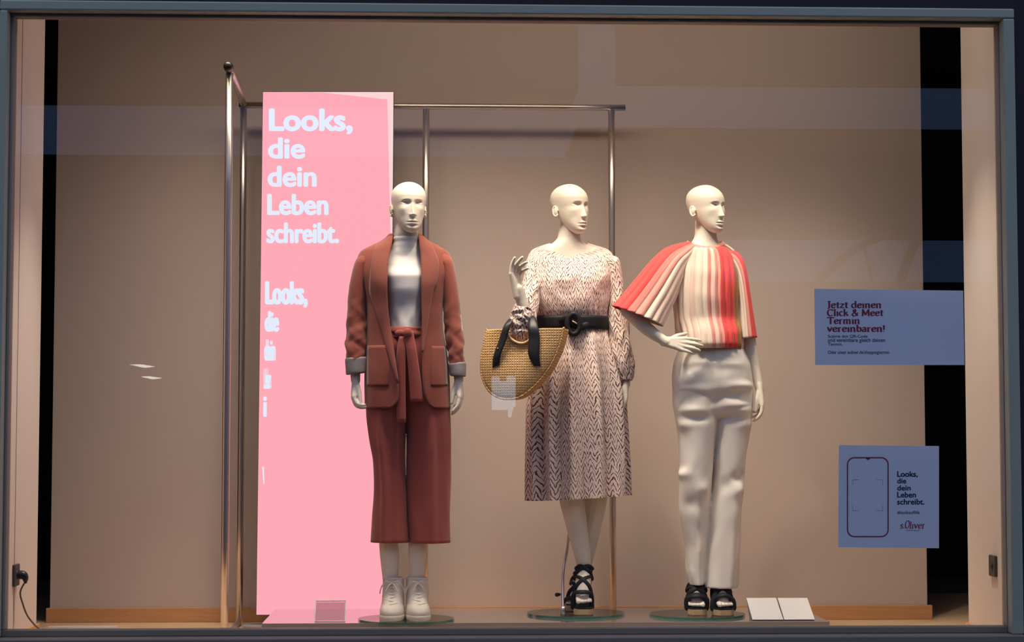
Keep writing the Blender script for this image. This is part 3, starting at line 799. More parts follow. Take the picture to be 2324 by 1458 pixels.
# trousers
def crease(a, t, c=pi / 2, amp=0.022, w=0.2): return amp * np.exp(-((a - c) / w) ** 2)
def trleg(keys, seed, c):
    return Loft(keys, fold=lambda a, t: crease(a, t, c) * np.clip((t - .25) * 3, 0, 1) + 0.006 * wob(a, t * 1.5, seed, (2, 4, 6), (2, 3, 5)) * np.clip(t * 2, 0, 1), ex=0.95)
tl = trleg([R_(744, 878, 944, .066, .07, YA), R_(760, 872, 944, .07, .08, YA), R_(800, 852, 944, .085, .095, YA), R_(870, 836, 940, .09, .10, YA), R_(930, 832, 928, .088, .095, YA),
            R_(1000, 838, 921, .084, .09, YA), R_(1050, 846, 921, .08, .085, YA), R_(1120, 849, 924, .08, .085, YA), R_(1180, 846, 927, .084, .088, YA), R_(1231, 843, 930, .088, .09, YA)], 11, pi / 2 + 0.25)
tr = trleg([R_(744, 900, 966, .066, .07, YA), R_(760, 900, 974, .07, .08, YA), R_(800, 900, 994, .085, .095, YA), R_(870, 906, 1012, .09, .10, YA), R_(930, 917, 1021, .088, .095, YA),
            R_(1000, 925, 1021, .084, .09, YA), R_(1050, 925, 1021, .08, .085, YA), R_(1120, 925, 1021, .08, .085, YA), R_(1180, 926, 1021, .084, .088, YA), R_(1232, 929, 1022, .088, .09, YA)], 12, pi / 2 - 0.1)
g1 = tl.grid(64, 70); g2 = tr.grid(64, 70)
V, F = join([g1[:2], g2[:2]]); uv = {'UVMap': np.vstack([g1[2]['UVMap'], g2[2]['UVMap']])}
trA = mk('trousers', V, F, M['rusttr'], A, uv, solid=0.003, label='cropped wide rust trousers with front creases')
waist = Loft([R_(740, 884, 962, .080, .078, YA), R_(756, 880, 964, .088, .084, YA), R_(772, 874, 970, .092, .09, YA), R_(800, 862, 986, .098, .10, YA), R_(960, 840, 1014, .100, .10, YA)])
V, F, uv = Loft([R_(745, 884, 962, .084, .08, YA), R_(750, 882, 963, .090, .083, YA), R_(764, 879, 966, .092, .086, YA), R_(769, 878, 967, .088, .088, YA)], fold=lambda a, t: 0.002 * np.sin(9 * t + 2 * a)).grid(64, 10)
mk('waist_sash', V, F, M['rusttr'], trA, uv, solid=0.003)
kn = waist.front([924], [757], 0.02)[0]
V, F = join([ellipsoid(kn, .019, .014, .021), ellipsoid(waist.front([910], [757], 0.012)[0], .022, .008, .014)]); mk('sash_knot', V, F, M['rusttr'], trA)
for rows, of in (([(752, 914, 937), (790, 922, 944), (850, 928, 953), (912, 932, 962)], 0.016), ([(764, 905, 922), (820, 900, 920), (880, 900, 920), (960, 901, 921)], 0.012)):
    V, F, uv = patch(waist, rows, 6, 24, of, 0.007); mk('sash_tail', V, F, M['rusttr'], trA, uv, solid=0.003)

# blazer
def fB(a, t): return 0.005 * wob(a, t * 1.6, 21, (2, 4, 7), (2, 4, 5)) * np.clip((t - .1) * 4, 0, 1)
bk = [R_(532, 884, 956, .040, .062, YA + .022), R_(542, 874, 966, .050, .066, YA + .022), R_(552, 858, 982, .060, .072, YA + .022), R_(562, 836, 1000, .068, .078, YA + .022), R_(573, 818, 1016, .074, .082, YA + .022),
      R_(590, 812, 1022, .086, .086, YA + .02), R_(620, 815, 1019, .106, .092, YA + .018), R_(650, 824, 1010, .118, .096, YA + .015), R_(700, 832, 1004, .110, .098, YA + .012), R_(745, 832, 1006, .108, .10, YA + .01),
      R_(800, 829, 1014, .112, .108, YA + .005), R_(860, 827, 1020, .118, .114, YA), R_(928, 827, 1024, .122, .118, YA)]
bl = Loft(bk, ex=0.92, fold=fB)
EDG = np.array([(532, 892, 950), (560, 888, 952), (600, 881, 956), (640, 879, 957), (700, 881, 957), (740, 886, 958), (800, 894, 958), (850, 902, 959), (890, 906, 962), (908, 905, 967), (920, 898, 975), (925, 891, 983), (928, 882, 992)], float)
def bl_edges(t):
    q = bl.rows(np.array([t]))[0]; y = q[10]; lx, rx = q[8], q[9]; cx, hw = (lx + rx) / 2, (rx - lx) / 2
    e = hermite(EDG[:, 0], EDG[:, 1:], np.array([y]))[0]
    def ang(x):
        c = np.clip((x - cx) / hw, -.99, .99); return math.acos(np.sign(c) * abs(c) ** (1 / 0.92))
    aL, aR = ang(e[0]), ang(e[1])
    return aL, 2 * pi + aR
V, F, uv = bl.grid(110, 100, bl_edges)
blz = mk('blazer', V, F, M['rust'], A, uv, solid=0.004, label='open rust blazer with rolled sleeves')
# shawl lapels
for rows in ([(536, 872, 892), (560, 852, 888), (600, 842, 881), (655, 838, 879), (700, 850, 881), (740, 863, 886), (800, 880, 895), (870, 901, 905)],
             [(536, 950, 968), (560, 952, 982), (600, 956, 996), (640, 957, 992), (660, 957, 984), (700, 957, 976), (760, 958, 967), (800, 958, 960)]):
    V, F, uv = patch(bl, rows, 8, 40, 0.006, 0.004); mk('lapel', V, F, M['rust2'], blz, uv, solid=0.003)
for rows in ([(784, 834, 878), (840, 833, 884), (876, 833, 882)], [(786, 980, 1010), (840, 978, 1014), (876, 978, 1016)]):
    V, F, uv = patch(bl, rows, 8, 16, 0.003, 0.002); mk('pocket', V, F, M['rust'], blz, uv, solid=0.003)
for keys, sd in (([(825, 572, 851, 604, YA + .02, .05, .06), (808, 592, 842, 606, YA + .02, .058, .062), (799, 622, 836, 632, YA + .018, .058, .06), (792, 660, 833, 668, YA + .014, .056, .058), (788, 720, 832, 726, YA + .008, .055, .056),
                   (786, 765, 832, 768, YA - .005, .055, .055), (785, 815, 830, 812, YA - .018, .05, .05), (786, 832, 829, 829, YA - .02, .048, .048)], 31),
                 ([(985, 604, 1011, 572, YA + .02, .05, .06), (994, 606, 1027, 592, YA + .02, .058, .062), (999, 632, 1034, 622, YA + .018, .058, .06), (1003, 668, 1040, 660, YA + .014, .056, .058), (1008, 726, 1046, 720, YA + .008, .055, .056),
                   (1012, 768, 1050, 765, YA - .005, .055, .055), (1020, 822, 1054, 820, YA - .018, .05, .05), (1022, 838, 1055, 836, YA - .02, .048, .048)], 32)):
    sl = Loft(keys, fold=lambda a, t, sd=sd: 0.006 * wob(a, t * 4, sd, (2, 3, 5), (4, 6, 9)) * np.clip((t - .3) * 2, 0, 1))
    V, F, uv = sl.grid(48, 60); mk('sleeve', V, F, M['rust'], blz, uv, solid=0.003)
for keys in ([(785, 814, 831, 811, YA - .018, .053, .053), (784, 818, 832, 814, YA - .018, .056, .056), (785, 835, 831, 834, YA - .02, .056, .056), (787, 851, 829, 846, YA - .022, .053, .053), (790, 849, 826, 845, YA - .022, .046, .046)],
             [(1019, 826, 1056, 823, YA - .018, .053, .053), (1018, 829, 1057, 826, YA - .018, .056, .056), (1020, 840, 1057, 838, YA - .02, .056, .056), (1023, 853, 1056, 855, YA - .022, .053, .053), (1026, 852, 1053, 853, YA - .022, .046, .046)]):
    V, F, uv = Loft(keys, fold=lambda a, t: 0.0015 * np.sin(3 * a)).grid(44, 16); mk('cuff', V, F, M['lining'], blz, uv, solid=0.002, label='grey lining cuff turned back')

# shoes: generic last made of stations from heel to toe
def shoe_parts(c, yaw, Ln=0.25, shaft=0.162, w=1.0):
    c = np.asarray(c, float); cy, sy = cos(yaw), sin(yaw)
    def W(x, y, z): return c + np.array([x * cy - y * sy, x * sy + y * cy, z])
    # upper: rings stacked upward (oval outline shrinking from sole to collar)
    st = [(0.012, -0.150, 0.085, .046), (0.030, -0.152, 0.088, .047), (0.048, -0.140, 0.088, .045), (0.062, -0.112, 0.086, .042), (0.078, -0.090, 0.082, .0415), (0.098, -0.070, 0.076, .041), (0.120, -0.056, 0.068, .040), (shaft, -0.046, 0.058, .040)]
    z = np.array([s[0] for s in st]); q = hermite(z, np.array([s[1:] for s in st]), np.linspace(z[0], z[-1], 26)); zz = np.linspace(z[0], z[-1], 26)
    n = 40; a = np.linspace(0, 2 * pi, n, endpoint=False); V = []
    for h, (f, b, hw) in zip(zz, q):
        yc = (f + b) / 2; ry = (b - f) / 2
        for ai in a:
            sx_ = np.sign(cos(ai)) * abs(cos(ai)) ** 0.8; sy_ = np.sign(sin(ai)) * abs(sin(ai)) ** 0.9
            tap = 1.0 - 0.18 * max(0, sin(ai))
            V.append(W(hw * w * sx_ * tap, yc + ry * sy_, h))
    V = np.array(V); m = len(zz)
    F = [(i * n + j, i * n + (j + 1) % n, (i + 1) * n + (j + 1) % n, (i + 1) * n + j) for i in range(m - 1) for j in range(n)] + [tuple(range(n))[::-1]]
    # sole
    SV = []
    for h, e in ((0.0, 0.0), (0.004, .002), (0.018, .003), (0.021, 0.0)):
        for ai in a:
            sx_ = np.sign(cos(ai)) * abs(cos(ai)) ** 0.8; sy_ = np.sign(sin(ai)) * abs(sin(ai)) ** 0.9
            SV.append(W((.047 * w + e) * sx_ * (1 - 0.18 * max(0, sin(ai))), -0.032 + (0.121 + e) * sy_, h))
    SF = [(i * n + j, i * n + (j + 1) % n, (i + 1) * n + (j + 1) % n, (i + 1) * n + j) for i in range(3) for j in range(n)] + [tuple(range(n))[::-1], tuple(3 * n + j for j in range(n))]
    laces = []
    for i in range(7):
        h = 0.064 + i * 0.0125; f = float(hermite(z, np.array([s[1:] for s in st]), np.array([h]))[0][0])
        sl = 1 if i % 2 else -1
        laces.append(tube([W(-.024, f + .014, h + .004 * sl), W(0, f - .003, h), W(.024, f + .014, h - .004 * sl)], .0026, n=8, k=4))
    f = -0.046
    for sgn in (-1, 1):
        laces.append(tube([W(0, f - .012, .146), W(sgn * .02, f - .02, .152), W(sgn * .036, f - .010, .142), W(sgn * .046, f - .004, .122), W(sgn * .050, f - .004, .104)], .0024, n=8, k=4))
        laces.append(tube([W(0, f - .012, .146), W(sgn * .014, f - .026, .134), W(sgn * .024, f - .03, .112)], .0024, n=8, k=4))
    collar = tube([W(.040 * cos(t), .006 + .052 * sin(t), shaft - .001) for t in np.linspace(0, 2 * pi, 20)], .005, n=8, k=2)
    return (V, F), (SV, SF), laces, collar
for x, yw in ((892, 0.06), (946, -0.10)):
    c = P(x, 1397, YA); c = np.array([c[0], YA + 0.005, zA + 0.0003])
    up, so, la, colr = shoe_parts(c, -yw, w=1.04)
    sh = mk('shoe', up[0], up[1], M['boot'], A, label='cream canvas high lace-up shoe', solid=0.002)
    mk('sole', so[0], so[1], M['sole'], sh)
    V, F = join(la); mk('laces', V, F, M['boot'], sh)
    mk('collar', colr[0], colr[1], M['boot'], sh)

# ================================================================== mannequin in the printed dress
YD = 8.20
cd_ = P(1307, 1393, YD)
D = thing('mannequin', 'cream bald mannequin in brown feather-print dress with black belt', 'mannequin', (float(cd_[0]), YD, zp))
def PD(x, y, dy=0.0): return P(x, y, YD + dy)
zD = base_plate(D, 1307, 1393, 110, YD)
parts = []
parts.append(body_loft([R_(498, 1272, 1318, .040, .045, YD + .02), R_(530, 1267, 1317, .044, .05, YD + .02), R_(548, 1262, 1321, .048, .052, YD + .02), R_(556, 1246, 1334, .050, .055, YD + .02), R_(566, 1226, 1362, .050, .06, YD + .02),
                        R_(590, 1216, 1376, .052, .07, YD + .02), R_(640, 1220, 1366, .065, .075, YD + .01), R_(735, 1240, 1352, .07, .07, YD), R_(850, 1225, 1385, .085, .09, YD), R_(940, 1230, 1385, .08, .09, YD)]))
parts.append(tube([PD(1275, 900, 0), PD(1285, 1050, -.01), PD(1297, 1130, -.02), PD(1308, 1190, .0), PD(1321, 1255, 0.0), PD(1326, 1290, .005)], [.078, .062, .054, .046, .036, .029]))
parts.append(tube([PD(1345, 900, .04), PD(1350, 1050, .05), PD(1352, 1130, .06), PD(1342, 1190, .085), PD(1330, 1262, .11), PD(1322, 1300, .14)], [.078, .060, .050, .045, .035, .028]))
# right arm: upper arm down, forearm up; left arm hanging
parts.append(tube([PD(1214, 612, .015), PD(1196, 670, -.08), PD(1178, 742, -.21)], [.034, .033, .030]))
parts.append(tube([PD(1178, 742, -.21), PD(1189, 706, -.225), PD(1183, 680, -.235), PD(1177, 656, -.245)], [.030, .029, .024, .020]))
parts.append(tube([PD(1384, 612, .02), PD(1397, 690, .02), PD(1405, 780, 0), PD(1417, 850, -.02), PD(1421, 872, -.025)], [.034, .032, .030, .022, .0185]))
parts += hand(PD(1174, 668, -.243), (-0.13, .02, 1), (0.85, -.55, 0.1), (-.55, -.80, -.15), 0.178, ((16, 14, 8), (34, 14, 8), (46, 16, 8), (54, 18, 8)), spread=0.02, thumb=None, kb=1.0)
parts += hand(PD(1421, 870, -.025), (-0.05, -.1, -1), (-1, .2, 0), (-0.1, -1, 0.05), 0.16, ((20, 22, 14), (22, 24, 16), (16, 24, 16), (12, 20, 14)), thumb=(0.9, 0.25, 0.3))
# front foot toes-forward, heel raised
tb = PD(1321, 1366, -.14)
def foot(ank, heel, ball, toe, toes_x, r=0.030):
    pr = [tube([ank, heel * .35 + ank * .65 + 0, (ank + ball) / 2 + np.array([0, -.004, .012]), ball], [.030, .032, .033, .030], n=16, k=5),
          tube([ank, heel], [.029, .027], n=14, k=4), tube([heel, (heel + ball) / 2, ball], [.024, .022, .028], n=14, k=4)]
    for i, (dx, ln, rr_) in enumerate(toes_x):
        b = ball + np.array([dx, -.006, -.004]); e = toe + np.array([dx * 1.05, ln, 0])
        pr.append(tube([b, (b + e) / 2 + np.array([0, 0, .004]), e], [.0115, rr_ * 1.0, rr_], n=10, k=3))
    return pr
fA_a, fA_h = PD(1326, 1288, .005), PD(1326, 1318, .03)
fA_b = PD(1322, 1356, -.085); fA_t = PD(1324, 1366, -.125)
TX = ((.020, -.006, .0105), (.004, -.004, .008), (-.009, 0, .0075), (-.020, .006, .007), (-.030, .014, .0065))
parts += foot(fA_a, fA_h, fA_b, fA_t, [(-d, l, r) for d, l, r in TX])
fB_a, fB_h = PD(1322, 1300, .14), PD(1316, 1322, .165)
fB_b = PD(1306, 1366, .085); fB_t = PD(1302, 1374, .05)
parts += foot(fB_a, fB_h, fB_b, fB_t, TX)
remeshed('body', parts, M['skin'], D, extra=[head_at(1294, 418, 531, YD + .005, math.radians(38), 0.0, 0.0, 0.98)])

def fD(a, t):
    g = np.exp(-((t - 0.315) / 0.05) ** 2)
    sk = np.clip((t - 0.34) * 4, 0, 1)
    bod = np.clip((t - .02) * 8, 0, 1) * np.clip((0.31 - t) * 8, 0, 1)
    return (0.004 * g * np.sin(38 * a + 3 * np.sin(3 * a)) + 0.023 * sk * np.sin(11.5 * a + 1.1 * np.sin(2 * a + 2 * t) + 1.2) + 0.007 * sk * np.sin(23 * a + 2 * t + 2 * np.sin(a * 3))
            + 0.005 * bod * wob(a, t * 5, 41, (6, 11, 17), (3, 6, 8)) + 0.0025 * np.exp(-(t / .04) ** 2) * np.sin(44 * a))
def dipD(a, t):
    s = np.clip(np.sin(a), 0, 1)
    hem = 0.012 * np.clip((t - .9) * 10, 0, 1) * (-np.cos(a))
    return 0.062 * s ** 1.6 * np.exp(-(t / 0.085) ** 1.5) + hem
dk = [R_(552, 1249, 1333, .058, .060, YD + .022), R_(557, 1232, 1350, .064, .066, YD + .022), R_(565, 1212, 1376, .072, .074, YD + .022), R_(578, 1200, 1390, .082, .082, YD + .02), R_(600, 1194, 1394, .096, .088, YD + .018), R_(640, 1194, 1390, .122, .094, YD + .012),
      R_(680, 1200, 1384, .122, .094, YD + .008), R_(706, 1210, 1378, .112, .094, YD + .004), R_(722, 1220, 1374, .096, .09, YD), R_(746, 1222, 1378, .094, .09, YD), R_(770, 1224, 1384, .108, .104, YD),
      R_(820, 1215, 1396, .124, .122, YD), R_(880, 1208, 1407, .134, .132, YD), R_(950, 1204, 1412, .140, .138, YD), R_(1040, 1204, 1417, .145, .142, YD), R_(1131, 1205, 1420, .148, .146, YD)]
dr = Loft(dk, fold=fD, dip=dipD)
V, F, uv = dr.grid(220, 150)
drs = mk('dress', V, F, M['print'], D, uv, label='pale pink knee-length dress with brown feather print')
# sleeves: full, gathered at the cuff
for keys, sd, fr in (([(1370, 606, 1377, 577, YD + .02, .05, .06), (1372, 618, 1402, 586, YD + .02, .056, .062), (1374, 640, 1411, 625, YD + .02, .058, .06), (1377, 690, 1417, 685, YD + .016, .056, .058), (1379, 745, 1426, 740, YD + .008, .056, .056),
                      (1388, 800, 1433, 795, YD - .005, .055, .055), (1400, 838, 1438, 836, YD - .018, .05, .05), (1405, 855, 1437, 854, YD - .022, .04, .04), (1406, 864, 1435, 864, YD - .024, .032, .032)], 51, 1),
                     ([(1213, 577, 1227, 608, YD + .02, .05, .06), (1196, 588, 1226, 612, YD + .01, .056, .062), (1190, 620, 1226, 632, YD - .02, .058, .06), (1180, 668, 1224, 676, YD - .09, .056, .058), (1166, 706, 1219, 718, YD - .16, .054, .055),
                       (1158, 736, 1211, 750, YD - .205, .050, .045), (1159, 760, 1204, 774, YD - .215, .044, .040), (1172, 776, 1192, 782, YD - .215, .025, .025)], 52, 0)):
    sl = Loft(keys, fold=lambda a, t, sd=sd: 0.007 * wob(a, t * 3, sd, (3, 5, 8), (3, 5, 8)) * np.clip(t * 3, 0, 1) + 0.003 * np.sin(16 * a) * np.clip((t - .9) * 10, 0, 1))
    V, F, uv = sl.grid(60, 70); s_ = mk('sleeve', V, F, M['print'], drs, uv, solid=0.002)
# sleeve end folded around the raised forearm
sl = Loft([(1156, 754, 1200, 772, YD - .215, .044, .04), (1156, 738, 1208, 756, YD - .218, .05, .045), (1159, 718, 1213, 735, YD - .222, .05, .045), (1163, 704, 1211, 712, YD - .228, .044, .042), (1168, 695, 1206, 700, YD - .232, .034, .034)],
          fold=lambda a, t: 0.006 * wob(a, t * 4, 53, (3, 5, 9), (3, 5, 7)))
V, F, uv = sl.grid(60, 40); mk('sleeve', V, F, M['print'], drs, uv, solid=0.002)
# neck facing
# belt with a knotted buckle
bt = Loft([R_(719, 1214, 1379, .104, .098, YD), R_(724, 1212, 1380, .110, .100, YD), R_(744, 1213, 1381, .110, .100, YD), R_(749, 1214, 1380, .104, .098, YD)])
V, F, uv = bt.grid(90, 8); blt = mk('belt', V, F, M['blackleather'], D, uv, solid=0.003, label='black leather belt with large round buckle')
c = bt.front([1301], [735], 0.016)[0]
ring = [c + np.array([.026 * cos(t), -.004, .042 * sin(t) - .003]) for t in np.linspace(0, 2 * pi, 28)]
V, F = tube(ring, .0115, n=12, k=2); mk('buckle', V, F, M['blackleather'], blt)
V, F = join([tube([bt.front([1272], [728], .006)[0], bt.front([1290], [722], .018)[0], bt.front([1306], [735], .02)[0]], [.010, .014, .012], flat=(0, 1, 0), ratio=.4),
             tube([bt.front([1330], [738], .006)[0], bt.front([1312], [744], .016)[0], bt.front([1300], [735], .018)[0]], [.013, .014, .012], flat=(0, 1, 0), ratio=.4)])
mk('belt_loop', V, F, M['blackleather'], blt)
V, F = tube([c + np.array([-.004, -.012, .008]), c + np.array([.012, -.014, -.002])], .0035, n=10, k=3); mk('buckle_pin', V, F, M['gold'], blt, label='small brass buckle pin')

# sandals with wooden platform and block heel
def sole_mesh(ball, toe, heel, w, zb, th=0.026, wedge=True):
    """platform slab under ball and toes, rising shank to the heel"""
    dirv = unit(np.array([toe[0] - heel[0], toe[1] - heel[1], 0])); sd = np.array([-dirv[1], dirv[0], 0]); 
    tip = toe + dirv * 0.016; back = heel - dirv * 0.024
    Ltot = (tip - back) @ dirv
    V = []; n = 16
    for i in range(n + 1):
        u = i / n
        base = np.array([back[0], back[1], 0]) + dirv * Ltot * u
        ub = ((ball - back) @ dirv) / Ltot
        rise = max(0.0, 1 - u / (ub * 0.86)); rise = rise * rise * (3 - 2 * rise)
        ztop = (zb + th) + (heel[2] - 0.026 - (zb + th)) * rise
        zbot = zb + max(0, ztop - (zb + th)) * (0.96)
        ww = w * (0.62 + 0.38 * min(1, u / ub)) if u < ub else w * math.sqrt(max(0.05, 1 - ((u - ub) / (1.04 - ub)) ** 2.6))
        if u < 0.08: ww *= 0.75
        for s_, zz_ in ((-1, zbot), (1, zbot), (1, ztop), (-1, ztop)):
            V.append([*(base[:2] + sd[:2] * ww * s_), zz_])
    F = [(i * 4 + j, i * 4 + (j + 1) % 4, (i + 1) * 4 + (j + 1) % 4, (i + 1) * 4 + j) for i in range(n) for j in range(4)] + [(3, 2, 1, 0), (n * 4, n * 4 + 1, n * 4 + 2, n * 4 + 3)]
    # block heel
    hc = heel + dirv * 0.004; hv = []
    for zz_, k in ((zb, 0.021), (heel[2] - 0.028, 0.027)):
        for i in range(14):
            a = 2 * pi * i / 14
            hv.append([hc[0] + dirv[0] * k * cos(a) + sd[0] * k * sin(a), hc[1] + dirv[1] * k * cos(a) + sd[1] * k * sin(a), zz_])
    hf = [(i, (i + 1) % 14, 14 + (i + 1) % 14, 14 + i) for i in range(14)] + [tuple(range(14))[::-1], tuple(range(14, 28))]
    return (np.array(V), F), (np.array(hv), hf), dirv, sd
def strap_over(p0, p1, mid, r=0.010, ratio=0.3, nrm=None):
    return tube([p0, p0 * .35 + mid * .65 + (p0 - p1) * .12, mid, p1 * .35 + mid * .65 + (p1 - p0) * .12, p1], r, n=10, k=4, flat=nrm if nrm is not None else (0, -.75, .65), ratio=ratio)
def sandal(parent, ank, heel, ball, toe, zb, w=0.042, lab='black strappy sandal with tan wooden platform', wd=.0085):
    so, he, dv_, sd = sole_mesh(ball, toe, heel, w, zb)
    root = mk('sandal', so[0], so[1], M['cork'], parent, smooth=False, bevel=0.004, label=lab)
    mk('heel', he[0], he[1], M['cork'], root)
    up = np.array([0, 0, 1.0]); L = []
    sideL, sideR = ball - sd * (w - .003), ball + sd * (w - .003)
    ztop = zb + 0.026
    fL = np.array([*sideL[:2], ztop + .004]); fR = np.array([*sideR[:2], ztop + .004])
    dn = unit(ball - ank); nr = unit(np.cross(sd, dn)); nr = nr if nr @ (up + dv_) > 0 else -nr
    def on(u, th, k=1.0):
        th = math.radians(th); R0 = (.0345 + .0030 * min(u, 1)) * k
        return ank + (ball - ank) * u + up * .012 * max(0, 4 * u * (1 - u)) + R0 * (nr * cos(th) + sd * sin(th))
    def band(path, r_):
        return tube([on(u, th) for u, th in path], r_, n=10, k=5, flat=nr, ratio=.38)
    for m_ in (-1, 1):
        L.append(band([(0.02, -80 * m_), (.10, -40 * m_), (.22, 0), (.36, 45 * m_), (.50, 88 * m_)], wd))
        L.append(band([(.42, -88 * m_), (.52, -45 * m_), (.66, 0), (.80, 45 * m_), (.95, 85 * m_)], wd))
    L.append(tube([fL + dv_ * .012, on(.98, -62, 1.04) + dv_ * .006, on(1.0, 0, 1.04) + dv_ * .010, on(.98, 62, 1.04) + dv_ * .006, fR + dv_ * .012], wd * 1.25, n=10, k=5, flat=nr, ratio=.35))
    # ankle strap and heel counter
    rg = [ank - up * .006 + .034 * (dv_ * cos(t) + sd * sin(t)) + up * .006 * cos(t) for t in np.linspace(0, 2 * pi, 22)]
    L.append(tube(rg, .0085, n=8, k=2, flat=up, ratio=1.0))
    L.append(tube([heel - dv_ * .030 - up * .02, heel - dv_ * .034 + up * .01, ank - dv_ * .035 - up * .004], [.016, .014, .012], n=10, k=4, flat=dv_, ratio=.35))
    for s_ in (-1, 1):
        L.append(tube([heel + sd * s_ * .026 - up * .02, heel + sd * s_ * .030 + up * .005 + dv_ * .01, ank + sd * s_ * .033 - up * .006], .008, n=8, k=4, flat=sd, ratio=.35))
    for q in L:
        mk('strap', q[0], q[1], M['blackleather'], root, label='black leather strap')
    fb = np.array([(x, y, min(z, ztop + .004)) for x, y, z in so[0]])
    rim = so[0].reshape(-1, 4, 3)
    insole = np.vstack([rim[:, 3] * 1.0, rim[:, 2] * 1.0]); k = len(rim)
    iv = np.vstack([insole, insole + up * .005]); 
    fi = [(i, i + 1, k + i + 1, k + i) for i in range(k - 1)]; ff = fi + [tuple(2 * k + j for j in f)[::-1] for f in fi] + [(i, i + 1, 2 * k + i + 1, 2 * k + i) for i in range(k - 1)] + [(k + i, k + i + 1, 3 * k + i + 1, 3 * k + i) for i in range(k - 1)] + [(k - 1, 2 * k - 1, 4 * k - 1, 3 * k - 1)]
    mk('insole', iv, ff, M['blackleather'], root, smooth=False, label='black insole edge')
    return root
sandal(D, fA_a, fA_h, fA_b, fA_t, zD + .0003)
sandal(D, fB_a, fB_h, fB_b, fB_t, zD + .0003)
# support rod with clamp
rod = mk('support_rod', *tube([PD(1291, 1215, .05), PD(1286, 1255, .06), PD(1279, 1290, .05), PD(1277, 1330, .0), PD(1278, 1392, -.06)], .0062, n=12), M['steel'], D, label='bent chrome support rod')
q = PD(1278, 1396, -.06); 
V, F = tube([(q[0], q[1], zD), (q[0], q[1], zD + .03)], .013, n=16, k=2, cap=False); mk('rod_clamp', V, F, M['steel'], rod)
q = PD(1270, 1350, -.02); V, F = tube([q, q + np.array([-.012, -.01, .0])], [.006, .009], n=12, k=2); mk('clamp_knob', V, F, M['blackplastic'], rod)

# ------------------------------------------------------------------ straw bag on her arm
YBG = 7.935
bagc = P(1190, 820, YBG)
bag = thing('handbag', 'half-round woven straw bag hanging on the mannequin arm', 'bag', (float(bagc[0]), YBG, float(P(1190, 908, YBG)[2])))
outl = [(1104, 748), (1098, 775), (1092, 810), (1091, 840), (1097, 866), (1110, 888), (1130, 902), (1155, 906), (1180, 901), (1203, 885), (1228, 860), (1250, 830), (1266, 795), (1275, 765), (1279, 746)]
hole = [(1206, 746), (1207, 762), (1200, 774), (1186, 780), (1172, 777), (1160, 769), (1153, 757), (1152, 746)]
def bagpt(px, py, dp):
    p = P(px, py, YBG); lx = p[0] - bagc[0]
    th = math.radians(-14); e = np.array([cos(th), sin(th), 0]); nrm = np.array([sin(th), -cos(th), 0])
    return np.array([bagc[0], YBG, 0]) + e * lx / cos(th) * 0.985 + np.array([0, 0, p[2]]) - nrm * dp
TH = 0.11
O = dens(np.array(outl, float), 4)
def panel(dp0, dp1, bul):
    """panel with a half-moon handle hole: strips between the outline and an inner curve that follows the hole"""
    inner = dens(np.array([(1152, 746), (1152, 750), (1153, 757), (1156, 764), (1160, 769), (1166, 774), (1172, 777), (1179, 779), (1186, 780), (1193, 778), (1200, 774), (1204, 768), (1207, 762), (1207, 754), (1206, 746)], float), 4)
    m = 14; n = len(O); V = []; UV = []
    for i in range(n):
        for j in range(m + 1):
            u = j / m; q = O[i] * (1 - u) + inner[i] * u
            b = bul * math.sin(pi * min(1, u * 1.2)) if u < .84 else 0
            V.append(bagpt(q[0], q[1], dp0 - b)); UV.append((q[0] * .00187, q[1] * .00187))
    k = len(V)
    F = [(i * (m + 1) + j, (i + 1) * (m + 1) + j, (i + 1) * (m + 1) + j + 1, i * (m + 1) + j + 1) for i in range(n - 1) for j in range(m)]
    return np.array(V), F, {'UVMap': np.array(UV)}
V, F, uv = panel(0.0, 0.006, 0.012); mk('front_panel', V, F, M['straw'], bag, uv, solid=0.006)
V, F, uv = panel(TH, TH + .006, -0.006); mk('back_panel', V, F, M['straw'], bag, uv, solid=0.006)
n = len(O); m = 8; V = []; UV = []; cl = 0
for i in range(n):
    if i: cl += np.linalg.norm(O[i] - O[i - 1]) * .00187
    for j in range(m + 1):
        V.append(bagpt(O[i][0], O[i][1], TH * j / m)); UV.append((TH * j / m, cl))
F = [(i * (m + 1) + j, i * (m + 1) + j + 1, (i + 1) * (m + 1) + j + 1, (i + 1) * (m + 1) + j) for i in range(n - 1) for j in range(m)]
mk('side_gusset', V, F, M['straw'], bag, {'UVMap': np.array(UV)}, solid=0.005)
V, F = tube([bagpt(x, y, 0.0) for x, y in O], .0048, n=10, k=1); mk('edge_piping', V, F, M['straw'], bag, uv={'UVMap': np.stack([V[:, 0], V[:, 2]], 1)})
straw_l = mat('pale_straw_rope', (0.66, 0.43, 0.20), 0.6, bump=(300, 0.5, 0.002))
V, F = tube([bagpt(x, y, -0.006) for x, y in hole], .0058, n=10, k=4); mk('handle_rope', V, F, straw_l, bag, label='pale rope edge of the handle opening')
def bstrap(pts, w, dps, wd):
    V, F = ribbon([bagpt(x, y, d) for (x, y), d in zip(pts, dps)], w, wd)
    return V, F
V, F = bstrap([(1127, 832), (1131, 806), (1143, 772), (1153, 740), (1161, 722), (1176, 710)], [.030, .034, .036, .032, .026, .024], [-.016, -.024, -.022, -.02, .01, .045], (1, -.25, .3))
st = mk('strap', V, F, M['blackribbon'], bag, solid=0.003, label='black ribbon strap')
V, F = bstrap([(1221, 832), (1214, 806), (1215, 772), (1212, 746), (1207, 724), (1192, 711)], [.028, .046, .046, .044, .032, .024], [-.016, -.024, -.022, -.02, .01, .045], (1, -.25, -.05))
mk('strap', V, F, M['blackribbon'], bag, solid=0.003, label='black ribbon strap')
for x, y in ((1119, 798), (1132, 791)):
    V, F = ellipsoid(bagpt(x, y, -.026), .0042, .003, .0028, 12, 8); mk('stud', V, F, M['gold'], bag, label='small brass stud')

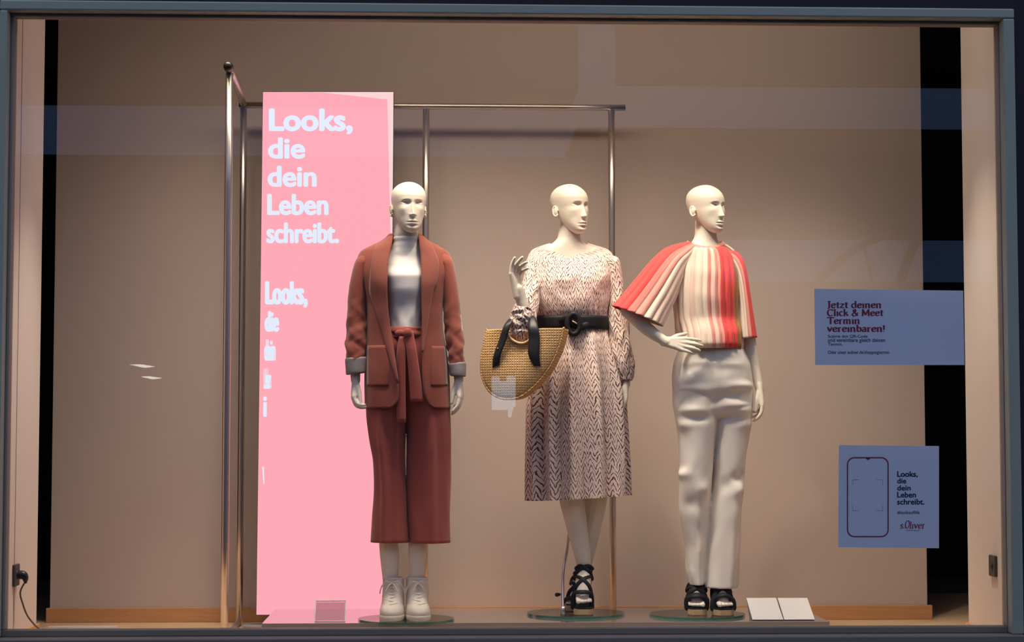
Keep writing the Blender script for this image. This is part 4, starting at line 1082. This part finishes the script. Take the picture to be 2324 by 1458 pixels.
# ================================================================== mannequin in the pleated blouse
YC = 8.13
cc_ = P(1582, 1397, YC)
C = thing('mannequin', 'cream bald mannequin in coral pleated blouse and white trousers', 'mannequin', (float(cc_[0]), YC, zp))
def PC(x, y, dy=0.0): return P(x, y, YC + dy)
zC = base_plate(C, 1582, 1397, 108, YC)
parts = []
parts.append(body_loft([R_(498, 1578, 1624, .040, .045, YC + .02), R_(530, 1577, 1626, .044, .05, YC + .02), R_(546, 1573, 1628, .048, .052, YC + .02), R_(556, 1562, 1638, .052, .055, YC + .02), R_(575, 1535, 1668, .06, .06, YC + .02),
                        R_(600, 1538, 1668, .06, .068, YC + .02), R_(650, 1540, 1664, .085, .07, YC + .01), R_(740, 1550, 1660, .07, .07, YC), R_(850, 1540, 1690, .08, .09, YC), R_(920, 1545, 1690, .08, .09, YC)]))
parts.append(tube([PC(1580, 880, 0), PC(1580, 1080, -.03), PC(1579, 1200, -.01), PC(1579, 1310, .02), PC(1580, 1330, .025)], [.075, .050, .04, .030, .027]))
parts.append(tube([PC(1660, 880, .02), PC(1650, 1080, .0), PC(1641, 1200, .01), PC(1636, 1310, .02), PC(1634, 1338, .025)], [.075, .050, .04, .030, .027]))
parts.append(tube([PC(1546, 600, .02), PC(1482, 650, -.03), PC(1425, 705, -.09)], [.036, .034, .031]))
parts.append(tube([PC(1425, 705, -.09), PC(1470, 748, -.12), PC(1512, 777, -.145)], [.031, .028, .0195]))
parts.append(tube([PC(1668, 612, .02), PC(1684, 680, .02), PC(1699, 770, .01), PC(1717, 850, -.01), PC(1724, 884, -.02)], [.034, .033, .030, .022, .0185]))
parts += hand(PC(1511, 776, -.145), (1, -.12, -.16), (0, 1, -.2), (0.1, .25, 1), 0.165, ((4, 10, 8), (4, 10, 8), (4, 10, 8), (6, 12, 10)), spread=0.06, thumb=(0.55, 0.7, 0.5))
parts += hand(PC(1724, 880, -.02), (0.10, -.10, -1), (-1, -.1, 0), (-0.15, -1, 0.05), 0.165, ((14, 20, 14), (18, 26, 18), (24, 34, 22), (30, 38, 24)), thumb=(0.9, 0.25, 0.35))
gA_a, gA_h = PC(1580, 1330, .02), PC(1580, 1346, .055)
gA_b = PC(1581, 1366, -.045); gA_t = PC(1583, 1374, -.085)
parts += foot(gA_a, gA_h, gA_b, gA_t, TX)
gB_a, gB_h = PC(1634, 1338, .02), PC(1628, 1350, .055)
gB_b = PC(1640, 1368, -.07); gB_t = PC(1645, 1374, -.115)
parts += foot(gB_a, gB_h, gB_b, gB_t, [(-d, l, r) for d, l, r in TX])
remeshed('body', parts, M['skin'], C, extra=[head_at(1603, 420, 529, YC + .005, math.radians(40), 0.0, 0.0, 1.0)])

# blouse: knitted pleats
def pleat(a, n, amp, ph=0.0): return amp * (np.abs(np.sin(n * a / 2 + ph)) ** 0.7 - 0.6)
def dipC(a, t): return 0.028 * np.clip(np.sin(a), 0, 1) ** 1.5 * np.exp(-(t / 0.06) ** 1.4)
def fCb(a, t): return pleat(a, 28, 0.0105) * np.clip(t * 6 + .25, 0, 1) + 0.006 * wob(a, t * 2, 61, (2, 3, 5), (2, 4, 6)) * np.clip(t * 2 - .5, 0, 1)
bc = Loft([R_(549, 1560, 1640, .056, .058, YC + .022), R_(556, 1556, 1650, .062, .062, YC + .022), R_(568, 1546, 1664, .072, .07, YC + .02), R_(590, 1536, 1676, .086, .078, YC + .02), R_(630, 1530, 1680, .108, .084, YC + .016),
           R_(670, 1527, 1680, .112, .086, YC + .012), R_(720, 1531, 1682, .104, .088, YC + .006), R_(762, 1538, 1687, .130, .100, YC), R_(782, 1540, 1687, .136, .106, YC), R_(793, 1543, 1686, .124, .102, YC)], fold=fCb, dip=dipC)
blouse_m = ramp_mat('knit_pleats_body', 0, [(0, CRE), (.265, ROSE), (.285, CRE), (.322, TAN), (.375, CORAL), (.452, ROSE), (.478, PALE), (.495, ROSE), (.515, CRE), (.575, PALE), (.60, CRE), (.66, PALE), (.69, CRE), (.75, ROSE)])
V, F, uv = bc.grid(330, 90); blo = mk('blouse', V, F, blouse_m, C, uv, solid=0.002, label='pleated knit blouse striped coral, rose, cream and tan')
cape_m = ramp_mat('knit_pleats_left_sleeve', 0, [(0, CRE), (.30, PALE), (.36, CRE), (.40, PALE), (.43, CRE), (.47, ROSE), (.545, (0.72, 0.19, 0.16)), (.578, CORAL)])
def fCc(a, t): return pleat(a, 18, 0.0095) * np.clip(t * 1.3 + .08, 0, 1)
cp = Loft([(1562, 549, 1584, 568, YC + .018, .045, .06), (1538, 554, 1576, 588, YC + .02, .066, .07), (1512, 563, 1560, 612, YC + .005, .078, .072), (1482, 588, 1548, 642, YC - .02, .084, .072), (1450, 626, 1532, 680, YC - .05, .086, .07),
           (1420, 662, 1516, 712, YC - .08, .086, .066), (1390, 695, 1503, 741, YC - .11, .086, .062)], fold=fCc)
V, F, uv = cp.grid(300, 60); mk('cape_sleeve', V, F, cape_m, blo, uv, solid=0.002, label='flared pleated sleeve from coral to cream')
sr_m = ramp_mat('knit_pleats_right_sleeve', 0, [(0, CORAL), (.44, ROSE), (.515, CRE), (.72, TAN)])
def fCr(a, t): return pleat(a, 16, 0.006) * np.clip(t * 2 + .1, 0, 1)
sr = Loft([(1636, 590, 1640, 560, YC + .02, .05, .06), (1648, 606, 1676, 576, YC + .02, .062, .066), (1660, 630, 1691, 608, YC + .018, .068, .07), (1668, 672, 1700, 664, YC + .014, .072, .07), (1671, 722, 1708, 716, YC + .008, .074, .07), (1672, 771, 1716, 767, YC, .076, .07)], fold=fCr)
V, F, uv = sr.grid(220, 50); mk('cape_sleeve', V, F, sr_m, blo, uv, solid=0.002, label='pleated sleeve cream with coral edge')
nb = Loft([R_(547, 1561, 1639, .056, .058, YC + .022), R_(553, 1558, 1646, .064, .064, YC + .022)], dip=lambda a, t: 0.028 * np.clip(np.sin(a), 0, 1) ** 1.5)
V, F, uv = nb.grid(64, 4); mk('neckband', V, F, mat('rose_neckband', ROSE, .8), blo, uv, solid=0.004)

# trousers
def bumps(a, t, L): 
    s = 0
    for ac, tcn, wa, wt, amp in L:
        s = s + amp * np.exp(-((a - ac) / wa) ** 2 - ((t - tcn) / wt) ** 2)
    return s
hip_l = [(2.0, .27, .6, .02, .011), (1.6, .30, .6, .018, -.009), (2.4, .33, .5, .022, .010), (1.9, .10, .4, .02, -.006), (1.3, .18, .4, .02, -.007)]
kn_l = [(2.6, .535, .5, .02, .013), (1.2, .60, .4, .03, .011), (2.0, .66, .4, .03, -.009), (1.5, .72, .35, .05, .007)]
hip_r = [(1.2, .27, .6, .02, .010), (1.9, .30, .6, .018, -.008), (0.8, .33, .5, .02, .009)]
kn_r = [(1.0, .545, .5, .022, -.014), (1.0, .60, .5, .03, .014), (1.8, .58, .4, .03, -.009), (1.2, .70, .4, .05, .006)]
lgl = Loft([R_(788, 1545, 1625, .082, .085, YC), R_(810, 1535, 1630, .092, .095, YC), R_(830, 1529, 1632, .098, .10, YC), R_(870, 1525, 1634, .102, .11, YC - .005), R_(910, 1526, 1632, .10, .11, YC - .01), R_(950, 1532, 1629, .094, .105, YC - .015), R_(1000, 1540, 1621, .086, .09, YC - .02),
            R_(1050, 1543, 1617, .08, .082, YC - .025), R_(1086, 1541, 1615, .078, .08, YC - .025), R_(1150, 1541, 1611, .076, .08, YC - .01), R_(1200, 1548, 1607, .074, .08, YC), R_(1250, 1556, 1603, .072, .08, YC + .005), R_(1290, 1556, 1600, .072, .08, YC + .01), R_(1327, 1562, 1597, .072, .08, YC + .01)],
           fold=lambda a, t: bumps(a, t, hip_l + kn_l) + crease(a, t, 1.5, .007, .2) * np.clip((t - .6) * 4, 0, 1) + .003 * wob(a, t * 3, 71, (2, 4, 7), (3, 5, 7)), ex=.95)
lgr = Loft([R_(788, 1592, 1686, .082, .085, YC + .01), R_(810, 1600, 1698, .092, .095, YC + .01), R_(830, 1604, 1704, .098, .10, YC + .01), R_(870, 1608, 1708, .102, .11, YC + .01), R_(910, 1614, 1708, .10, .11, YC + .01), R_(950, 1619, 1705, .094, .105, YC + .008), R_(1000, 1620, 1699, .086, .09, YC + .005),
            R_(1050, 1620, 1691, .08, .082, YC), R_(1100, 1617, 1687, .078, .08, YC), R_(1150, 1611, 1684, .078, .08, YC), R_(1200, 1606, 1682, .08, .082, YC), R_(1270, 1600, 1678, .084, .086, YC), R_(1334, 1598, 1674, .088, .088, YC)],
           fold=lambda a, t: bumps(a, t, hip_r + kn_r) + crease(a, t, 1.2, .007, .2) * np.clip((t - .6) * 4, 0, 1) + .003 * wob(a, t * 3, 72, (2, 4, 7), (3, 5, 7)), ex=.95)
hip_f = [(1.9, .30, .35, .05, .006), (1.15, .32, .35, .05, .006), (2.3, .62, .55, .05, .012), (2.0, .76, .55, .045, -.012), (2.1, .88, .55, .05, .012), (0.75, .58, .5, .05, .011), (1.0, .70, .5, .045, -.012), (0.85, .82, .5, .05, .012), (1.55, .80, .16, .3, -.010), (1.55, .35, .05, .3, .003)]
hipl = Loft([R_(768, 1550, 1680, .088, .085, YC), R_(786, 1546, 1684, .096, .092, YC), R_(800, 1540, 1691, .104, .10, YC), R_(830, 1530, 1703, .110, .108, YC), R_(870, 1526, 1707, .116, .118, YC), R_(905, 1527, 1707, .112, .116, YC), R_(935, 1533, 1704, .094, .10, YC), R_(955, 1560, 1690, .05, .06, YC)],
            fold=lambda a, t: bumps(a, t, hip_f) + .0025 * wob(a, t * 2, 75, (3, 5, 8), (3, 5, 7)), ex=.92)
remeshed('trousers', [body_loft(lgl, 90, 130), body_loft(lgr, 90, 130), body_loft(hipl, 110, 60)], M['cream'], C, voxel=0.0034, smooth=3, label='long off-white cotton trousers')
sandal(C, gA_a, gA_h, gA_b, gA_t, zC + .0003, w=.040, wd=.0125)
sandal(C, gB_a, gB_h, gB_b, gB_t, zC + .0003, w=.044, wd=.0125)

# ------------------------------------------------------------------ price cards on the platform
def wedge(name, c, Y0, label, mface, mside, group=None, back=0.05):
    """easel card: c = picture corners top-left, top-right, bottom-right, bottom-left"""
    bl_, br = P(*c[3], Y0), P(*c[2], Y0)
    z0 = zp + 0.0004
    x0, x1 = bl_[0], br[0]
    zt = z0 + 0.062; yb = Y0 + 0.052
    tl_, tr_ = P(*c[0], yb), P(*c[1], yb)
    zt = float((tl_[2] + tr_[2]) / 2)
    o = thing(name, label, 'price card', ((x0 + x1) / 2, Y0 + .03, z0), group)
    V = np.array([(x0, Y0, z0), (x1, Y0, z0), (tr_[0], yb, zt), (tl_[0], yb, zt)])
    nv = unit(np.cross(V[1] - V[0], V[3] - V[0])); nv = nv if nv[1] < 0 else -nv
    Vb = V - nv * .004
    VV = np.vstack([V + [0, 0, .004], Vb + [0, 0, .004]])
    F = [(0, 1, 2, 3), (7, 6, 5, 4), (0, 4, 5, 1), (1, 5, 6, 2), (2, 6, 7, 3), (3, 7, 4, 0)]
    mk('card_face', VV, F, mface, o, smooth=False)
    s_ = np.array([(x0 + .001, Y0 + .006, z0), (x0 + .001, yb + .03, z0), (tl_[0] + .001, yb + .004, zt - .004), (x1 - .001, Y0 + .006, z0), (x1 - .001, yb + .03, z0), (tr_[0] - .001, yb + .004, zt - .004)])
    mk('stand', s_, [(0, 1, 2), (5, 4, 3), (0, 3, 4, 1), (1, 4, 5, 2), (2, 5, 3, 0)], mside, o, smooth=False)
    return o, V
wedge('price_card', [(1694, 1360), (1761, 1360), (1778, 1402), (1708, 1402)], 7.90, 'white sloping price card next to the blouse mannequin, left of the pair', M['card'], M['cardside'], None)
wedge('price_card', [(1765, 1360), (1832, 1360), (1849, 1402), (1780, 1402)], 7.90, 'white sloping price card at the right end of the platform', M['card'], M['cardside'], None)
cdA, Vc = wedge('price_card', [(717, 1367), (784, 1367), (783, 1408), (714, 1408)], 7.885, 'clear acrylic price card with white edge in front of the pink screen', M['acrylic'], M['acrylic'])
Vc = Vc + np.array([0, -.001, .005])
for i, (p, q) in enumerate(((0, 1), (1, 2), (2, 3), (3, 0))):
    V, F = tube([Vc[p], Vc[q]], .0022, n=8, k=1); mk('white_edge', V, F, M['card'], cdA)

# ------------------------------------------------------------------ stickers on the glass
YK = YG + 0.0075
def sticker(name, c, label):
    V = P([p[0] for p in c], [p[1] for p in c], YK); b = V.copy(); b[:, 1] += .0006
    V = np.vstack([V, b])
    F = [(0, 3, 2, 1), (4, 5, 6, 7)] + [(i, (i + 1) % 4, 4 + (i + 1) % 4, 4 + i) for i in range(4)]
    o = thing(name, label, 'sticker', tuple(V.mean(0)))
    mk('paper', V, F, M['sticker'], o, smooth=False)
    return o
s1 = sticker('window_sticker', [(1848, 656), (2186, 660), (2189, 829), (1850, 829)], 'wide pale blue window sticker with wine-red appointment text')
s2 = sticker('window_sticker', [(1904, 1011), (2131, 1013), (2131, 1245), (1902, 1243)], 'square pale blue window sticker with a red phone outline')
YI = YK - 0.0006
for body, bx in (("Scanne den QR-Code", (1879, 760, 1969, 768)), ("und vereinbare gleich deinen", (1879, 768, 2009, 779)), ("Termin.", (1879, 778, 1912, 785)), ("Oder unter soliver.de/shoppingtermin", (1879, 796, 2018, 806))):
    text('small_print', body, bx, YI, M['blackink'], s1, bold=.012)
for body, bx in (("Looks,", (2036, 1070, 2083, 1085)), ("die", (2036, 1086, 2057, 1098)), ("dein", (2036, 1102, 2067, 1114)), ("Leben", (2036, 1117, 2079, 1130)), ("schreibt.", (2036, 1133, 2098, 1146))):
    text('lettering', body, bx, YI, M['blackink'], s2, bold=.05)
text('small_print', '#looksoflife', (2036, 1160, 2087, 1168), YI, M['blackink'], s2, bold=.01)

# calligraphic stroke letters (thick uprights, thin joins, small serifs) for the red headline
def arc(cx, cy, rx, ry, a0, a1, n=14): return [(cx + rx * cos(math.radians(a0 + (a1 - a0) * i / n)), cy + ry * sin(math.radians(a0 + (a1 - a0) * i / n))) for i in range(n + 1)]
GL = {
 'J': (0.42, [[(.24, 1.0), (.24, .1), (.16, -.08), (.02, -.12)], [(.08, 1.0), (.40, 1.0)]]),
 'e': (0.56, [[(.09, .36), (.50, .40)], arc(.30, .33, .21, .33, 15, 330)]),
 't': (0.42, [[(.20, .88), (.20, .14), (.27, .02), (.40, .06)], [(.04, .64), (.40, .64)]]),
 'z': (0.52, [[(.06, .62), (.46, .62)], [(.46, .62), (.06, .03)], [(.06, .03), (.48, .03)]]),
 'd': (0.62, [arc(.28, .33, .21, .33, 60, 300), [(.48, 1.05), (.48, 0.0)], [(.38, 1.03), (.48, 1.05)], [(.48, .0), (.58, .03)]]),
 'i': (0.30, [[(.15, .66), (.15, 0)], [(.06, .64), (.15, .66)], [(.05, .0), (.25, .0)], [(.13, .92), (.17, .92)]]),
 'n': (0.66, [[(.14, .66), (.14, 0)], [(.05, .64), (.14, .66)], [(.04, 0), (.24, 0)], [(.14, .48), (.26, .63), (.40, .64), (.48, .50), (.48, 0)], [(.40, 0), (.60, 0)]]),
 'C': (0.74, [arc(.40, .48, .33, .50, 45, 315), [(.63, .98), (.63, .80)]]),
 'l': (0.30, [[(.15, 1.05), (.15, 0)], [(.05, 1.03), (.15, 1.05)], [(.05, 0), (.25, 0)]]),
 'c': (0.52, [arc(.30, .33, .21, .33, 50, 315)]),
 'k': (0.60, [[(.14, 1.05), (.14, 0)], [(.05, 1.03), (.14, 1.05)], [(.04, 0), (.24, 0)], [(.50, .64), (.17, .30)], [(.26, .40), (.56, .0)]]),
 '&': (0.82, [[(.72, .48), (.60, .16), (.40, -.02), (.20, .02), (.10, .22), (.22, .42), (.44, .62), (.48, .84), (.36, .98), (.24, .86), (.30, .62), (.52, .28), (.74, .0)]]),
 'M': (0.98, [[(.16, .98), (.12, 0)], [(.16, .98), (.47, .12)], [(.47, .12), (.78, .98)], [(.80, .98), (.84, 0)], [(.03, 0), (.22, 0)], [(.74, 0), (.94, 0)], [(.06, .98), (.18, .98)], [(.78, .98), (.90, .98)]]),
 'T': (0.70, [[(.35, .98), (.35, 0)], [(.04, .98), (.66, .98)], [(.04, .98), (.03, .84)], [(.66, .98), (.67, .84)], [(.24, 0), (.46, 0)]]),
 'r': (0.46, [[(.14, .66), (.14, 0)], [(.05, .64), (.14, .66)], [(.04, 0), (.26, 0)], [(.14, .46), (.26, .62), (.40, .62)]]),
 'm': (0.98, [[(.14, .66), (.14, 0)], [(.05, .64), (.14, .66)], [(.04, 0), (.24, 0)], [(.14, .48), (.26, .63), (.38, .64), (.46, .50), (.46, 0)], [(.46, .48), (.58, .63), (.70, .64), (.78, .50), (.78, 0)], [(.70, 0), (.90, 0)], [(.38, 0), (.54, 0)]]),
 'v': (0.56, [[(.08, .65), (.29, .02)], [(.29, .02), (.50, .65)], [(.0, .65), (.18, .65)], [(.40, .65), (.56, .65)]]),
 'b': (0.60, [[(.14, 1.05), (.14, 0.02)], [(.05, 1.03), (.14, 1.05)], arc(.32, .33, .20, .33, 150, -150)]),
 'a': (0.56, [[(.10, .54), (.22, .65), (.36, .62), (.42, .48), (.42, .08), (.52, .02)], [(.42, .40), (.22, .36), (.10, .22), (.14, .04), (.28, .02), (.42, .16)]]),
 '!': (0.28, [[(.14, 1.0), (.14, .30)], [(.08, .06), (.20, .06)]]),
 's': (0.44, [[(.38, .54), (.26, .66), (.10, .58), (.12, .44), (.34, .26), (.36, .10), (.22, .0), (.06, .10)]]),
 '.': (0.22, [[(.04, .06), (.17, .06)]]),
 'O': (0.66, [arc(.33, .62, .27, .60, 0, 360, 24)]),
}
def nib_text(name, body, x0, ybase, capH, x1, m, parent, nib=(0.075, 0.03), slant=0.0, flatw=0.045):
    tot = sum(0.34 if ch == ' ' else GL[ch][0] for ch in body); sxx = (x1 - x0) / tot
    V = []; F = []; pen = 0
    for ch in body:
        if ch == ' ': pen += 0.34; continue
        w, strokes = GL[ch]
        for st_ in strokes:
            q = dens(np.array(st_), 4) if 2 < len(st_) < 14 else np.array(st_, float)
            T = np.gradient(q, axis=0) if len(q) > 1 else np.array([[1, 0]]); T /= np.linalg.norm(T, axis=1)[:, None] + 1e-9
            Nn = np.stack([-T[:, 1], T[:, 0]], 1)
            hw = nib[1] + (nib[0] - nib[1]) * np.abs(T[:, 1] * 0.92 - T[:, 0] * 0.38)
            b = len(V)
            for p, n_, h in zip(q, Nn, hw):
                for s_ in (-1, 1):
                    g = p + n_ * h * s_
                    V.append((x0 + (pen + g[0] + slant * g[1]) * sxx, ybase - g[1] * capH))
            F += [(b + 2 * i, b + 2 * i + 1, b + 2 * i + 3, b + 2 * i + 2) for i in range(len(q) - 1)]
        pen += w
    V = np.array(V)
    Yv = YI - 0.00002 * (np.arange(len(V)) % 7)
    return mk(name, P(V[:, 0], V[:, 1], Yv), F, m, parent, smooth=False)
for body, x0, yb, x1 in (('Jetzt deinen', 1877, 699, 2001), ('Click & Meet', 1877, 717, 2005), ('Termin', 1878, 735, 1952), ('vereinbaren!', 1877, 753, 2009)):
    nib_text('headline', body, x0, yb, 14.5, x1, M['redink'], s1, nib=(0.105, 0.045))
nib_text('logo', 's.Oliver' if False else 's.Oliver', 2042, 1200, 14.5, 2099, M['redink'], s2, nib=(0.075, 0.03), slant=0.12)
text('small_print', 'FASHION FOR LIFE', (2056, 1203, 2087, 1206), YI, M['redink'], s2)
# phone outline
def rrect(x0, y0, x1, y1, r, n=8):
    pts = []
    for cx, cy, a in ((x1 - r, y0 + r, -90), (x1 - r, y1 - r, 0), (x0 + r, y1 - r, 90), (x0 + r, y0 + r, 180)):
        pts += [(cx + r * cos(math.radians(a + 90 * i / n)), cy + r * sin(math.radians(a + 90 * i / n))) for i in range(n + 1)]
    return pts
a = np.array(rrect(1922, 1038, 2017, 1220, 17)); b = np.array(rrect(1924.8, 1040.8, 2014.2, 1217.2, 14.5)); n = len(a)
V = np.vstack([P(a[:, 0], a[:, 1], YI), P(b[:, 0], b[:, 1], YI)])
mk('phone_outline', V, [(i, (i + 1) % n, n + (i + 1) % n, n + i) for i in range(n)], M['redink'], s2, smooth=False)
mk('phone_notch', P([1963, 1977, 1973, 1970, 1967], [1040, 1040, 1043, 1045, 1043], YI), [(0, 4, 3, 2, 1)], M['redink'], s2, smooth=False)
GRY = mat('grey_ink', (0.40, 0.36, 0.50), 0.7)
for cx, cy, sx_, sy_ in ((1935, 1089, 1, 1), (2004, 1089, -1, 1), (1935, 1160, 1, -1), (2004, 1160, -1, -1)):
    mk('scan_corner', P([cx, cx + 14 * sx_, cx + 14 * sx_, cx + sx_, cx + sx_, cx], [cy, cy, cy + sy_, cy + sy_, cy + 13 * sy_, cy + 13 * sy_], YI), [(0, 1, 2, 3, 4, 5)], GRY, s2, smooth=False)

# ------------------------------------------------------------------ sockets, cable, strip on the floor
def socket(side, yc, zc, label):
    x = xl_wall if side < 0 else xr_wall
    s_ = 1 if side < 0 else -1
    o = thing('power_socket', label, 'socket', (x, yc, zc))
    a_, b_2 = sorted((x, x + s_ * 0.012))
    box('cover_plate', a_, b_2, yc - .042, yc + .042, zc - .042, zc + .042, M['socket'], o, bevel=.004)
    V, F = tube([(x + s_ * .010, yc, zc), (x + s_ * .0145, yc, zc)], .021, n=24, k=1, cap=False); mk('socket_ring', V, F, M['blackplastic'], o)
    return o
def wall_y(px, py, X):
    # depth of the side wall plane x = X along this picture ray
    p = P(px, py, 1.0) - CAM; k = X / p[0]; return k, float(CAM[2] + p[2] * k)
yl, zl = wall_y(33, 1306, xl_wall); yr_, zr_ = wall_y(2257, 1285, xr_wall)
yl = max(yl, YG + 0.07)
socket(-1, yl, zl, 'dark power socket low on the left wall with a black plug')
socket(1, yr_, zr_, 'dark square power socket low on the right wall')
cb = thing('power_cable', 'thin dark cable hanging from the left wall socket to the floor', 'cable', (xl_wall + .03, yl, 0))
pl = np.array([xl_wall + .0148, yl, zl])
V, F = tube([pl, pl + [.018, 0, 0], pl + [.026, 0, -.012], pl + [.027, .002, -.026]], [.017, .017, .013, .007], n=14, k=4); mk('plug', V, F, M['blackplastic'], cb)
pts = [pl + [.027, .002, -.024]] + [P(x, y, yl + d) for x, y, d in ((46, 1345, .01), (52, 1372, .02), (61, 1396, .035), (74, 1414, .05), (90, 1429, .07))] + [np.array([pl[0] + .16, yl + .12, .012]), np.array([pl[0] + .22, yl + .18, .0042])]
V, F = tube(pts, .0035, n=8, k=6); mk('cord', V, F, M['cable'], cb)
sx0, sx1 = fx(108, 1422, 8.62), fx(266, 1422, 8.62)
tag(box('floor_strip', sx0, sx1, 8.62, 8.66, 0.0, 0.008, mat('white_strip', (0.8, 0.74, 0.72), .5), bevel=.001), 'thin white strip lying on the floor by the left wall', 'strip')
